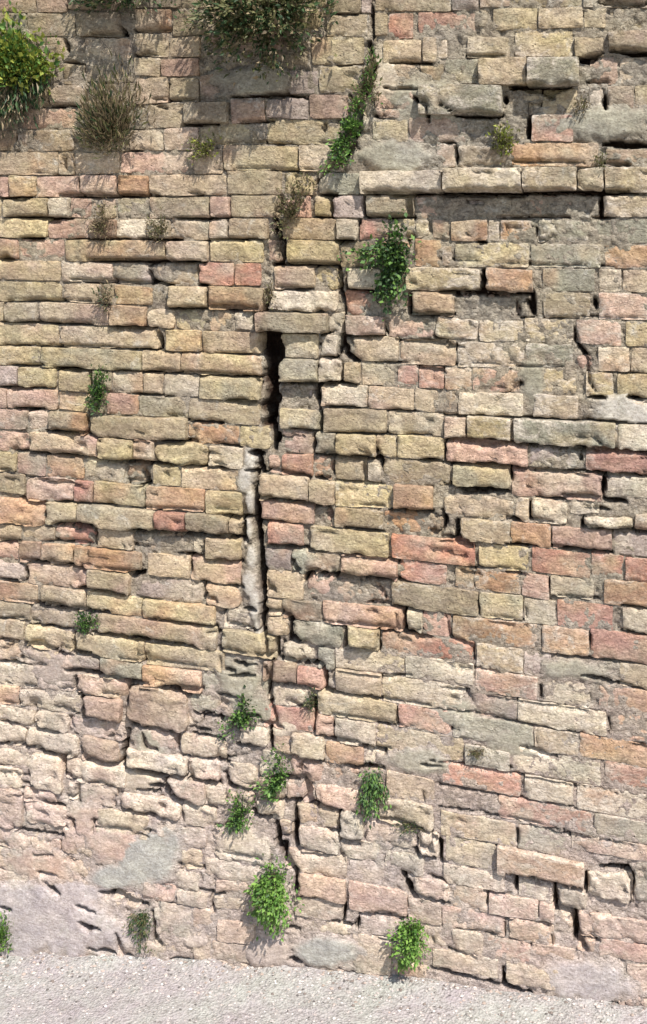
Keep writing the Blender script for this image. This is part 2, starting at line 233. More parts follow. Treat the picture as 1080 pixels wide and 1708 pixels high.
# dark open joints and cracks: polylines  w = half width px, d = depth mm : x y x y ...
CR = """
5 40:430 790 428 850 434 900 437 950 439 1000 440 1050 446 1086;4 34:456 1100 448 1138 452 1170 462 1205;4 30:470 330 458 365;3 26:575 250 545 285 520 310;4 34:463 1370 466 1420;3 22:408 862 412 905
3 22:150 58 205 58;4 24:108 66 112 85;3 22:138 58 200 55;4 26:225 50 285 48;3 18:225 92 245 89 262 92;4 30:200 45 212 60
3 16:110 103 140 108;3 20:70 178 125 175;3 18:250 165 278 166 280 140;3 18:255 176 285 181;3 20:282 166 330 167;4 24:304 207 362 206;3 15:205 249 232 250;5 24:105 262 108 285;2 14:50 287 125 293
4 30:385 161 480 159 512 164;4 24:395 203 455 201;3 14:360 281 470 282 545 281;2 14:360 239 560 238;3 18:583 158 602 200;6 34:590 165 600 195 585 240 560 280;5 30:615 70 622 110 612 150;3 22:545 205 535 225;4 30:612 130 605 170
2 16:548 22 600 22;3 22:650 104 720 105;2 14:640 147 720 147;3 22:618 0 624 66;4 24:625 193 650 194;4 26:690 162 712 175 716 205;2 14:610 108 560 110
3 22:780 93 840 92;7 36:1000 4 1080 6;6 34:1020 84 1080 90;7 36:965 100 985 98 1005 90;8 40:855 145 900 148 920 155 950 143;3 22:980 137 1025 136;6 34:762 192 838 193;4 28:843 160 844 174;4 28:1010 160 1010 182;4 32:883 198 882 230;6 36:1010 241 1080 243;3 22:856 269 975 270;4 24:1012 272 1050 274;3 26:735 172 762 192;3 22:740 238 760 238;4 20:762 245 765 275
7 40:612 322 720 323;8 44:720 322 955 320;6 36:955 322 1050 320;5 28:1003 325 1004 360;3 18:830 363 920 362 950 362;3 18:1005 362 1025 362;3 18:895 380 900 400 930 395
4 28:0 331 50 330;5 30:100 326 265 326;3 20:320 322 345 326;4 28:15 362 118 364;4 26:295 364 384 364;4 28:36 397 70 398;3 20:110 399 160 398;4 24:145 399 215 399;4 26:235 400 300 400;3 22:340 401 430 398;5 30:0 432 20 433;5 32:148 434 340 437;4 22:76 366 100 372
4 24:120 466 185 470 275 474;4 30:247 452 252 470 285 476;4 28:330 476 345 476;2 18:331 442 331 470;3 18:0 500 150 502;4 26:165 505 185 515;5 32:282 515 343 514;5 32:348 512 430 514;3 18:345 480 345 510
3 20:0 536 180 541;5 30:188 547 258 549;5 28:262 555 268 580;3 20:0 577 130 577 265 584;2 14:270 588 434 592
3 18:0 608 80 611;5 30:95 615 150 619;4 24:185 619 300 620 434 628;5 30:0 645 48 649;3 18:50 648 85 645;4 24:148 620 150 655;3 20:220 657 310 661;3 14:300 628 434 632;4 24:434 640 420 630;6 28:378 668 400 670 422 670;4 26:22 682 75 684
5 30:80 720 150 722;4 24:148 690 150 720 170 735;4 26:270 735 330 736;4 24:312 702 360 704;3 18:325 716 328 725;3 18:225 735 258 737;4 26:22 750 100 756 165 763;5 32:165 768 240 771 292 775;3 20:292 774 345 778 348 752;3 20:0 783 25 784;3 24:82 803 140 808;3 18:100 836 190 841;5 30:240 785 248 805 235 815;3 16:230 845 340 850
5 32:36 834 76 842 78 862;6 34:95 873 130 875 162 876;7 36:220 884 300 888 345 890;5 34:345 892 406 897;4 26:0 901 36 903;3 22:75 900 135 905 155 907;3 20:162 880 162 908;4 24:300 923 342 928;4 26:342 905 342 930;5 30:345 934 400 936
5 32:35 931 72 936 130 943;4 28:130 942 146 952;6 34:218 958 240 955;3 20:0 965 55 968;5 32:133 979 170 985 212 990;3 18:165 945 235 950;3 18:45 945 46 965;4 26:340 970 343 990 365 1006;3 18:318 928 322 965
5 32:58 1005 100 1011 180 1022;4 24:250 1030 300 1037 360 1046;2 14:20 1000 60 1004;5 32:155 1057 215 1062 330 1078;3 20:0 1030 40 1032;3 20:50 1042 130 1048;3 22:0 1067 30 1068;5 28:40 1072 70 1074 95 1084;6 34:128 1085 165 1094;4 24:125 1055 126 1085;3 16:200 1096 260 1103 360 1112
3 22:0 1103 32 1106;3 22:60 1108 75 1110;4 26:112 1117 160 1122 215 1136 250 1138;5 34:270 1145 340 1150;3 18:35 1145 60 1147;3 18:20 1172 40 1175;3 20:100 1147 140 1152;4 22:128 1130 125 1145;2 16:0 1138 55 1142;4 24:213 1140 215 1172;3 18:0 1090 30 1068
4 30:132 1157 142 1168 143 1195 198 1203;4 28:212 1192 225 1208 295 1220;3 20:5 1171 25 1173;3 18:0 1203 30 1206;4 22:62 1216 100 1220;3 22:113 1195 122 1210;3 22:50 1178 60 1180;2 16:62 1188 62 1215;3 18:90 1180 130 1188
4 28:0 1240 45 1243;4 28:45 1245 105 1262 108 1290 125 1300;6 28:137 1250 150 1265 180 1276 205 1272 208 1240 215 1220;3 22:180 1230 200 1228;4 24:238 1225 245 1245 262 1250;4 26:293 1222 294 1250;5 30:215 1280 260 1288 300 1295 365 1305;3 18:0 1275 20 1276;3 20:35 1315 85 1323;3 26:128 1298 190 1310;5 26:115 1330 130 1332 132 1310;5 28:278 1302 290 1328 325 1342;3 20:305 1262 345 1268 360 1270;4 22:315 1280 325 1298;4 26:205 1350 250 1358 285 1368;4 20:120 1255 108 1262
3 20:345 1345 362 1350;3 18:190 1335 192 1345;4 24:270 1340 275 1348;3 22:160 1378 200 1383 248 1394;3 24:20 1381 60 1388 115 1398;2 14:0 1338 30 1344;3 18:60 1355 82 1358;3 18:55 1424 88 1428;3 16:0 1410 12 1411;3 16:110 1432 130 1438;2 16:102 1400 102 1418;2 14:305 1350 306 1372;2 18:0 1298 60 1310;3 18:120 1365 125 1390
3 18:300 1440 355 1452;3 14:330 1484 362 1490;4 24:352 1492 356 1522;6 30:168 1487 200 1490 215 1498 245 1508;4 24:255 1520 262 1570 275 1580;4 24:135 1535 150 1546 170 1546;4 22:150 1580 192 1586;4 20:196 1555 205 1585 222 1597;3 20:285 1600 330 1606;4 18:75 1470 100 1490;2 12:260 1500 300 1510;3 14:0 1512 20 1516;3 18:65 1455 95 1462;3 16:130 1508 160 1520
6 36:458 365 460 392;5 32:460 380 468 400 470 440;4 26:455 442 475 443;5 30:482 440 562 442;5 28:560 404 588 400;3 22:600 366 598 395;5 28:527 362 552 363;4 26:612 361 690 362;4 26:608 330 608 358;4 26:550 330 552 360;5 30:535 325 560 326;3 20:460 480 520 481;5 24:564 440 568 480 572 500;3 22:580 450 578 485;5 28:580 483 640 486;5 30:684 524 758 525;5 28:685 490 685 522;6 24:445 485 448 505 440 520;3 20:488 519 498 519;3 20:525 519 540 519;4 26:422 520 424 552;3 22:575 500 572 560 566 590;4 24:575 561 640 561;4 24:535 560 560 550;5 26:540 598 560 595;5 30:572 565 578 590 598 604;3 22:568 610 567 640;3 16:632 540 650 560
6 36:432 556 470 556;5 36:465 638 530 640 592 642;5 28:526 646 532 680;3 22:540 677 600 680;4 26:487 716 535 720;4 28:534 680 534 720;5 32:526 758 590 762 635 766;4 26:525 728 524 756;5 28:628 750 636 768 634 780;6 36:418 756 440 757;6 36:432 760 438 790;4 24:360 706 372 706;3 18:360 738 400 745;4 26:362 780 378 782;3 18:600 750 625 758;3 18:625 605 700 603;4 22:696 613 740 617;3 14:545 720 600 724 660 722;3 18:640 684 700 688;2 16:665 722 720 727
4 28:448 783 500 792 518 794;4 28:527 796 550 798;3 24:555 770 556 790;3 22:607 770 608 800;5 34:430 826 480 835 550 844;4 26:550 844 550 870;5 32:652 850 720 852;4 30:426 868 480 870;5 32:372 860 404 865;6 32:408 875 404 900;4 26:360 893 404 895;3 18:600 842 655 845;4 30:700 768 730 768;3 16:560 802 640 808
4 30:450 908 500 912 525 916;3 22:575 880 640 885;4 28:572 928 670 937;4 26:360 935 402 937;5 32:525 948 545 958 590 965 650 962 680 972;5 30:490 935 500 950;5 28:505 970 515 960 530 950;5 28:448 975 458 985;3 22:630 975 645 1000;4 24:612 1006 650 1006;3 20:540 1034 620 1042 670 1048;5 30:675 1018 676 1052 700 1062 720 1065;4 22:655 1010 705 1022;4 28:440 1018 485 1024 486 1060;5 32:486 1060 500 1070;4 20:486 1030 484 1070;4 28:580 1045 580 1078 630 1084 632 1048;3 22:377 1015 378 1038 430 1052;3 18:365 1080 430 1090;5 32:430 1092 460 1092 461 1060;3 20:475 1068 472 1100;5 30:470 1098 500 1104 540 1108;2 18:500 1072 510 1098;6 30:541 1108 544 1150 560 1156;4 26:445 1110 448 1138 500 1142;3 20:500 1142 535 1146;4 20:385 1128 425 1126;3 16:560 1120 640 1130 690 1125;3 18:368 1095 367 1120
5 34:548 1152 562 1156;3 20:560 1155 640 1166 720 1176;3 18:360 1158 400 1164;4 22:360 1196 385 1202;4 30:525 1165 525 1220;4 26:437 1205 470 1214;5 28:451 1215 452 1250;4 26:535 1228 600 1238;5 28:600 1240 642 1255;5 30:490 1258 510 1266 540 1268;5 28:505 1270 500 1285;3 26:665 1182 664 1204;3 16:555 1190 640 1204 700 1210;3 18:480 1170 520 1185;5 28:450 1300 512 1296;6 32:512 1290 514 1330 520 1340;4 28:430 1335 475 1332;4 24:395 1242 430 1244;3 22:360 1268 385 1274;4 24:375 1290 385 1310 430 1320;6 34:470 1335 515 1336 555 1350;4 22:576 1276 605 1282;5 28:605 1278 640 1282;2 20:706 1308 707 1338;4 26:425 1360 465 1362;5 32:460 1375 464 1410;6 28:493 1345 493 1400 500 1420;5 28:545 1388 560 1386;5 32:568 1398 600 1408;3 22:566 1350 566 1392;4 28:635 1362 680 1372 720 1390;3 18:360 1420 440 1434;4 24:690 1415 700 1425 725 1432;4 20:698 1395 712 1420;3 18:720 1385 718 1430;4 24:465 1390 480 1395
6 30:458 1405 470 1412 480 1440 496 1455;5 28:494 1450 495 1500;3 20:500 1425 560 1430;3 20:360 1490 375 1492;3 20:570 1420 575 1438;5 26:670 1455 680 1475 690 1492 720 1500;3 22:700 1410 730 1420;4 26:600 1525 640 1525 680 1533;3 22:598 1530 596 1550;3 22:575 1510 572 1538;4 28:555 1538 590 1546;5 26:484 1600 500 1605;4 26:570 1625 600 1632 635 1640;3 20:622 1565 660 1572;2 16:702 1500 704 1530;3 18:500 1495 540 1500;3 14:480 1550 500 1552
3 22:744 737 742 768;6 36:745 734 800 737 900 743;5 36:900 745 990 750 1080 756;5 30:748 771 820 776 880 783;4 28:885 784 940 788 970 786;4 30:968 786 1020 792 1080 795;6 32:765 815 800 818 848 820;4 24:848 780 855 800;3 28:968 758 970 768;5 28:1008 798 1006 825;5 28:940 826 1000 830;5 28:1010 832 1045 838;3 22:885 838 884 866 925 870;4 28:845 864 870 868;4 26:973 862 975 875 1020 882;5 32:1000 880 1040 884 1080 887;4 24:740 850 745 870 735 890;6 32:764 870 765 900 790 910;4 26:845 908 895 911;4 28:920 909 950 914 1020 922;4 24:720 885 730 890
2 14:720 430 900 442 1080 443;5 34:808 452 807 482;6 36:735 486 800 488 885 489;5 28:888 484 892 520 880 500;3 20:862 500 866 528;2 14:870 530 1000 528 1080 531;4 24:993 500 995 516;2 14:720 610 800 606 940 612;2 12:1000 620 1080 624;3 24:958 545 962 568 978 592 982 610 984 640 998 660;4 28:985 662 1010 664;4 28:1048 662 1080 670;4 24:720 617 742 619;3 14:820 650 870 640 810 680;2 16:720 692 800 694 1000 702 1080 708;3 18:955 725 990 728 1005 740;3 22:795 402 812 405;3 22:760 480 762 490;3 26:725 560 745 570 762 585;4 24:660 568 730 572 748 580;2 16:780 398 790 380;5 30:682 325 684 362
3 20:785 945 795 950;2 14:760 950 800 945 880 950;3 18:845 956 880 960;2 16:915 962 917 980;2 16:920 992 1000 1000;3 22:1035 1008 1080 1015;3 18:795 990 800 1020;2 14:800 1025 880 1036;3 20:1038 1052 1080 1060;2 14:880 1005 878 1030;3 16:810 1038 880 1046;3 16:745 1025 752 1060 790 1078 790 1100;2 16:985 1058 984 1080;2 14:905 1055 906 1080;3 16:720 1105 830 1120;3 14:920 1090 980 1098 1080 1108;3 18:970 1125 1020 1138 1080 1150;2 16:902 1140 903 1165;3 18:720 1145 780 1152 790 1170;3 14:790 1160 850 1168 1000 1188;2 14:720 1180 800 1190 890 1210 1000 1228;4 24:776 1258 800 1256;2 14:893 1218 894 1245;4 18:870 1245 930 1262;2 14:1016 1195 1016 1225;4 22:1058 1242 1078 1246;2 14:720 1268 790 1278 900 1300 1080 1332;2 14:720 1306 850 1330 980 1350;2 14:730 1345 880 1370 970 1395;2 16:870 1378 980 1400 1080 1412;4 24:720 1392 735 1405 736 1440;3 22:865 1385 865 1410;2 16:850 1275 853 1285;2 12:760 1400 830 1412
5 30:845 1457 900 1468 970 1482;4 24:860 1465 862 1488;5 26:980 1460 978 1490;5 28:1005 1446 1045 1450 1056 1475 1052 1505;3 20:1020 1478 1050 1490;6 34:926 1482 930 1515 960 1526 962 1565 980 1588;3 22:965 1565 1000 1570;4 26:805 1490 840 1495;3 20:812 1495 812 1510;3 20:720 1465 750 1472;3 18:720 1500 750 1507;5 26:895 1540 920 1548;3 20:840 1535 880 1537;2 18:840 1540 842 1562;3 14:760 1552 840 1562;3 20:750 1585 795 1600;2 16:920 1560 920 1585;4 30:840 1618 842 1645 885 1660;4 26:720 1617 760 1628 795 1636;3 20:720 1565 725 1575;2 12:850 1570 930 1590;3 16:795 1636 835 1645;3 16:985 1675 1045 1680
"""
# extra mortar build-ups / plaster patches: ellipse cx cy rx ry angle  height mm  tint
PT = """
420 762 12 18 0 4 W;410 800 12 20 0 4 W;418 836 8 22 0 5 W;413 884 8 22 0 5 W;420 930 8 22 0 4 W;416 972 11 20 0 3 W;425 1010 8 24 0 5 W;431 1046 7 16 0 3 W
252 1430 60 40 -30 4 C;195 1462 44 20 -14 3 C;150 1490 40 14 -12 2 L;80 1535 135 56 6 8 L;20 1560 60 50 0 8 L;100 1486 60 14 -4 3 L;40 1500 70 30 8 7 L;330 1570 20 10 0 5 l
1010 205 80 26 -4 7 n;900 200 20 8 0 2 n;1045 690 46 34 8 9 W;1046 730 30 16 0 7 w
660 262 60 26 4 6 n;430 135 60 24 0 5 n;640 120 24 40 0 2 w;400 1135 44 34 8 6 n;420 1185 34 26 0 4 n;960 1118 60 16 6 5 n
250 1250 30 30 0 5 n;235 1300 36 22 6 4 w;470 1215 24 14 0 3 w;700 1270 60 20 8 5 n;720 170 60 40 0 3 n
540 1590 60 24 4 7 C;450 1590 40 22 5 6 l;980 1640 70 34 8 6 L;400 1405 40 24 0 5 w;190 1410 50 26 10 5 p;60 1440 60 24 8 4 p
150 1370 40 30 10 4 p;440 1075 10 10 0 1 w;90 1110 40 26 0 3 l;890 640 22 40 0 4 n;860 1240 50 20 8 3 n;760 1190 40 22 10 3 n
"""
TINT = {'y': (182, 164, 120), 'b': (184, 162, 130), 'g': (152, 136, 106), 'n': (136, 138, 120), 'p': (186, 148, 128), 'r': (186, 122, 100),
        'o': (186, 140, 100), 'w': (202, 188, 162), 'k': (146, 116, 92), 'l': (160, 144, 138), 'c': (158, 158, 150)}
_m = np.array((174, 158, 138))
TINT = {k: tuple((np.array(v) * 0.70 + _m * 0.30) * 0.90 + np.mean(np.array(v) * 0.70 + _m * 0.30) * 0.10) for k, v in TINT.items()}
TINT.update(L=(166, 160, 162), C=(150, 155, 150), W=(178, 173, 163))

def seglist():
    out = []
    for line in CR.strip().split('\n'):
        for it in line.split(';'):
            it = it.strip()
            if not it: continue
            a, b = it.split(':'); wd, dp = [float(v) for v in a.split()]
            c = [float(v) for v in b.split()]
            pts = list(zip(c[0::2], c[1::2]))
            out.append((wd, dp, pts))
    return out

# ---------------------------------------------------------------- relief maps, 2 px cells
MX0, MY0, MS = -320, -320, 2.0
MWN, MHN = int((1400 - MX0) / MS), int((1820 - MY0) / MS)
gx, gy = np.meshgrid(MX0 + np.arange(MWN) * MS, MY0 + np.arange(MHN) * MS)
carve = np.zeros_like(gx)
wob_x = fbm(gx, gy, 15, 1) * 2.6; wob_y = fbm(gx, gy, 15, 2) * 2.4
wmod = 1 + 0.75 * fbm(gx, gy, 16, 5)
def stamp(x1, y1, x2, y2, wd, dp, e1=1.0, e2=1.0):
    m = wd * 2 + 12
    i0 = int((min(x1, x2) - m - MX0) / MS); i1 = int((max(x1, x2) + m - MX0) / MS) + 1
    j0 = int((min(y1, y2) - m - MY0) / MS); j1 = int((max(y1, y2) + m - MY0) / MS) + 1
    i0, j0 = max(i0, 0), max(j0, 0); sl_ = (slice(j0, j1), slice(i0, i1))
    X = gx[sl_] + wob_x[sl_]; Y = gy[sl_] + wob_y[sl_]
    dx, dy = x2 - x1, y2 - y1; L2 = dx * dx + dy * dy + 1e-6
    t = np.clip(((X - x1) * dx + (Y - y1) * dy) / L2, 0, 1)
    q = np.hypot(X - x1 - t * dx, Y - y1 - t * dy) / (wd * wmod[sl_] * (e1 + (e2 - e1) * t))
    v = dp * 1.25 * np.clip((1.35 - q) / 0.6, 0, 1)
    carve[sl_] = np.maximum(carve[sl_], v)
for wd, dp, pts in seglist():
    for i in range(len(pts) - 1):                      # cracks and open joints run out thin at their ends
        (a, b), (c, d) = pts[i], pts[i + 1]
        if i == 0 and i == len(pts) - 2:
            m1, m2 = (a + c) / 2, (b + d) / 2
            stamp(a, b, m1, m2, wd * 0.9, dp, .45, 1); stamp(m1, m2, c, d, wd * 0.9, dp, 1, .45)
        else: stamp(a, b, c, d, wd * 0.9, dp, .45 if i == 0 else 1, .45 if i == len(pts) - 2 else 1)
# short broken ledges and chipped joints in the worn parts of the wall
cr_r = random.Random(21)
for zone, nseg in (((0, 415, 1075, 1385), 52), ((0, 420, 690, 1060), 34), ((450, 780, 380, 1420), 34), ((700, 1080, 740, 930), 16), ((560, 1080, 100, 420), 14)):
    for _ in range(nseg):
        x = cr_r.uniform(zone[0], zone[1]); y = cr_r.uniform(zone[2], zone[3]); L_ = cr_r.uniform(14, 46); sl0 = slope(x, y)
        stamp(x, y, x + L_ / 2, y + sl0 * L_ / 2 + cr_r.uniform(-1, 1), cr_r.uniform(2.0, 3.4), cr_r.uniform(12, 20), .4, 1)
        stamp(x + L_ / 2, y + sl0 * L_ / 2, x + L_, y + sl0 * L_, cr_r.uniform(2.0, 3.4), cr_r.uniform(12, 20), 1, .4)
        if cr_r.random() < .35: stamp(x, y, x + cr_r.uniform(-3, 3), y + cr_r.uniform(-26, 22), 2.4, 15, 1, .4)
# the long open hole in the middle
for (a, b, c, d, wd) in [(452, 564, 453, 590, 13.5), (453, 590, 456, 640, 9.5), (455, 640, 450, 690, 9), (450, 690, 447, 706, 7.5), (452, 706, 462, 735, 6), (462, 735, 458, 748, 4)]:
    stamp(a, b, c, d, wd, 75)

build = np.zeros_like(gx); paint = np.zeros(gx.shape + (3,)); pw = np.zeros_like(gx)
edge_n = fbm(gx, gy, 40, 8); edge_f = fbm(gx, gy, 14, 9)
for line in PT.strip().split('\n'):
    for it in line.split(';'):
        f = it.split(); cx, cy, rx, ry, an, hh = [float(v) for v in f[:6]]
        an = math.radians(an); c, s = math.cos(an), math.sin(an)
        X = (gx - cx) * c + (gy - cy) * s; Y = -(gx - cx) * s + (gy - cy) * c
        q = np.hypot(X / rx, Y / ry) + 0.30 * edge_n + 0.35 * edge_f
        v = np.clip((1.25 - q) / 0.5, 0, 1)
        m = v > pw
        build = np.maximum(build, v * hh)
        paint[m] = lin(TINT[f[6]]); pw = np.maximum(pw, v)
build *= np.clip(1 - carve / 10, 0, 1)

# how flush the pointing is (0 = raked out and dark, 1 = full and smeared)
def blob(cx, cy, rx, ry): return np.exp(-(((gx - cx) / rx) ** 2 + ((gy - cy) / ry) ** 2))
flush = 0.35 + 0.5 * blob(930, 450, 260, 220) + 0.35 * blob(800, 120, 260, 160) + 0.55 * blob(900, 1200, 260, 320) + 0.4 * blob(900, 640, 220, 90)
flush += 0.25 * blob(200, 1560, 260, 80) + 0.25 * blob(800, 1600, 300, 80) - 0.2 * blob(180, 850, 220, 300) - 0.25 * blob(170, 1330, 230, 130) - 0.15 * blob(450, 450, 200, 200) + 0.30 * fbm(gx, gy, 90, 11)
flush = np.clip(flush, 0, 1)
def wash(col, px, py):
    """grey-olive weathering towards the top of the wall, pale pinkish salts towards its foot"""
    n = fbm(px, py, 120, 140, 3) * 120
    a = np.clip((330 - py + n) / 420, 0, 1)[..., None] * 0.30
    b = np.clip((py - 1000 + n + 0.2 * (540 - px)) / 450, 0, 1)[..., None] * 0.46
    c = np.clip(1.1 - np.hypot((px - 900) / 330, (py - 330 + n) / 420), 0, 1)[..., None] * 0.24
    col = col * (1 - a) + lin((136, 126, 104)) * a
    col = col * (1 - c) + lin((160, 152, 132)) * c
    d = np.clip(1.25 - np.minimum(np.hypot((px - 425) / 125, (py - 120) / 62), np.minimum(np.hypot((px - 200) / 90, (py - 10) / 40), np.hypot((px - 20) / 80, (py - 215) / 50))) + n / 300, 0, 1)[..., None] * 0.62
    col = col * (1 - d) + lin((98, 94, 86)) * d            # shrub shadow painted into the colour, together with dark staining
    return col * (1 - b) + lin((212, 196, 187)) * b
def sample(m, px, py):
    i = np.clip(((np.asarray(px) - MX0) / MS), 0, MWN - 2); j = np.clip(((np.asarray(py) - MY0) / MS), 0, MHN - 2)
    i0 = i.astype(int); j0 = j.astype(int); fi = i - i0; fj = j - j0
    if m.ndim == 3: fi = fi[..., None]; fj = fj[..., None]
    return m[j0, i0] * (1 - fi) * (1 - fj) + m[j0, i0 + 1] * fi * (1 - fj) + m[j0 + 1, i0] * (1 - fi) * fj + m[j0 + 1, i0 + 1] * fi * fj

# ---------------------------------------------------------------- brick table
bricks = []
def addb(x0, x1, t, b, c, S, d, auto=False):
    xc, yc = (x0 + x1) / 2, (t + b) / 2; s = slope(xc, yc)
    h = (b - t) - 0.35 * s * (x1 - x0)
    h = max(22, h)
    bricks.append(dict(x0=x0, x1=x1, y=yc, h=h, s=s, c=c, S=S, d=d, auto=auto))
for line in BR.strip().split('\n'):
    for it in line.split(';'):
        f = it.split(); x0, x1, t, b = [float(v) for v in f[:4]]
        if x1 >= 1070: x1 = max(x1, 1080) + rnd.uniform(5, 60)
        if x0 <= 2: x0 = -rnd.uniform(5, 60)
        d = float(f[5]) if len(f) > 5 else rnd.gauss(0, 1.3)
        addb(x0, x1, t, b, f[4][0], 'S' in f[4], d)

# bonded courses: no straight joint runs up the wall
for xs_ in (361, 720):
    for a in list(bricks):
        if not (xs_ - 13 < a['x1'] < xs_ + 14): continue
        for b in list(bricks):
            if b is a or not (xs_ - 11 < b['x0'] < xs_ + 15): continue
            ya = a['y'] + a['s'] * (a['x1'] - a['x0']) / 2; yb = b['y'] - b['s'] * (b['x1'] - b['x0']) / 2
            if abs(ya - yb) > 15: continue
            wa, wb = a['x1'] - a['x0'], b['x1'] - b['x0']
            if wa + wb < 130 and rnd.random() < .7:
                y0_, x0_ = (a['y'] * wa + b['y'] * wb) / (wa + wb), a['x0']
                a['x1'] = b['x1']; a['y'] = y0_; a['h'] = (a['h'] + b['h']) / 2; bricks.remove(b)
            else:
                q = rnd.uniform(-24, 24); a['x1'] += q; b['x0'] += q
            break
mask = np.zeros(gx.shape, bool)
def cover(b, m=3):
    i0 = int((b['x0'] - m - MX0) / MS); i1 = int((b['x1'] + m - MX0) / MS)
    if i1 <= 0: return None
    i0 = max(i0, 0); X = gx[0, i0:i1]; xc = (b['x0'] + b['x1']) / 2
    yc = b['y'] + b['s'] * (X - xc)
    return i0, i1, ((yc - b['h'] / 2 - m - MY0) / MS).astype(int), ((yc + b['h'] / 2 + m - MY0) / MS).astype(int)
def mark(b):
    r = cover(b)
    if not r: return
    for k, i in enumerate(range(r[0], min(r[1], MWN))): mask[max(r[2][k], 0):max(r[3][k], 0), i] = True
for b in bricks: mark(b)
mask |= pw > 0.75
mask |= carve > 45
# infill courses wherever the traced layout left holes, and beyond the picture on every side
H = 31
y = -300.0
while y < 1700:
    x = -300.0
    while x < 1380:
        s0 = slope(x, y + H / 2); inside = -10 < x < 1085 and -10 < y < 1690
        # course line through the picture: integrate slope from x=540
        yy = y + s0 * (x - 540)
        if not (-300 < yy < 1690): x += 20; continue
        i = int((x - MX0) / MS)
        j0, j1 = int((yy + 2 - MY0) / MS), int((yy + H - 4 - MY0) / MS)
        if i >= MWN - 2: break
        if mask[j0:j1, i:i + 4].any(): x += 4; continue
        L = 0; want = rnd.choice([60, 90, 120, 140, 75]) if not inside else (rnd.choice([40, 60, 85]) if yy > 1000 and x < 500 else rnd.choice([90, 120, 140]))
        while L < want and x + L < 1390:
            ii = int((x + L - MX0) / MS); o = int(s0 * L / MS)
            if ii >= MWN - 2 or mask[j0 + o:j1 + o, ii:ii + 2].any(): break
            L += 4
        if L >= 18:
            c = rnd.choice('yybbgpgpwo') if yy < 1000 else rnd.choice('ppwwbloy')
            addb(x + 2, x + L - 2, yy + 3, yy + H - 2 + 0.35 * s0 * L, c, inside or rnd.random() < .2, rnd.gauss(-1.5, 1.5), True)
            mark(bricks[-1]); x += L
        else: x += 6
    y += H + 4

# tidy the joints: pull apart what overlaps, close what gapes
def span(b, x): return b['y'] + b['s'] * (x - (b['x0'] + b['x1']) / 2)
NB = len(bricks)
for it in range(6):
    X0 = np.array([b['x0'] for b in bricks]); X1 = np.array([b['x1'] for b in bricks]); YY = np.array([b['y'] for b in bricks])
    for i in range(NB):
        a = bricks[i]
        near = np.where((X0 < a['x1'] + 20) & (X1 > a['x0'] - 20) & (np.abs(YY - a['y']) < 75))[0]
        for j in near:
            if j <= i: continue
            b = bricks[j]
            lo, hi = max(a['x0'], b['x0']), min(a['x1'], b['x1']); ov = hi - lo
            xm = (lo + hi) / 2
            ya, yb = span(a, xm), span(b, xm)
            up, dn = (a, b) if ya < yb else (b, a)
            vg = abs(yb - ya) - (a['h'] + b['h']) / 2          # vertical gap
            if ov > 0 and vg < 2.5 and (ov > 14 or -vg < ov):
                if -vg < ov * 1.2 and -vg < 22:
                    e = (3.2 - vg) / 2
                    for q, sg in ((up, -1), (dn, 1)):
                        if q['h'] - e > 17: q['h'] -= e; q['y'] += sg * e / 2
                    continue
            if vg < -6 and ov > -4:                            # same course: share the head joint
                l, r = (a, b) if a['x0'] + a['x1'] < b['x0'] + b['x1'] else (b, a)
                e = (ov + 3.0) / 2
                if l['x1'] - l['x0'] - e > 14: l['x1'] -= e
                if r['x1'] - r['x0'] - e > 14: r['x0'] += e
            elif ov > 12 and 4.5 < vg < 17 and it > 2:
                e = min((vg - 3.2) / 2, 2.2)
                up['h'] += e; up['y'] += e / 2; dn['h'] += e; dn['y'] -= e / 2

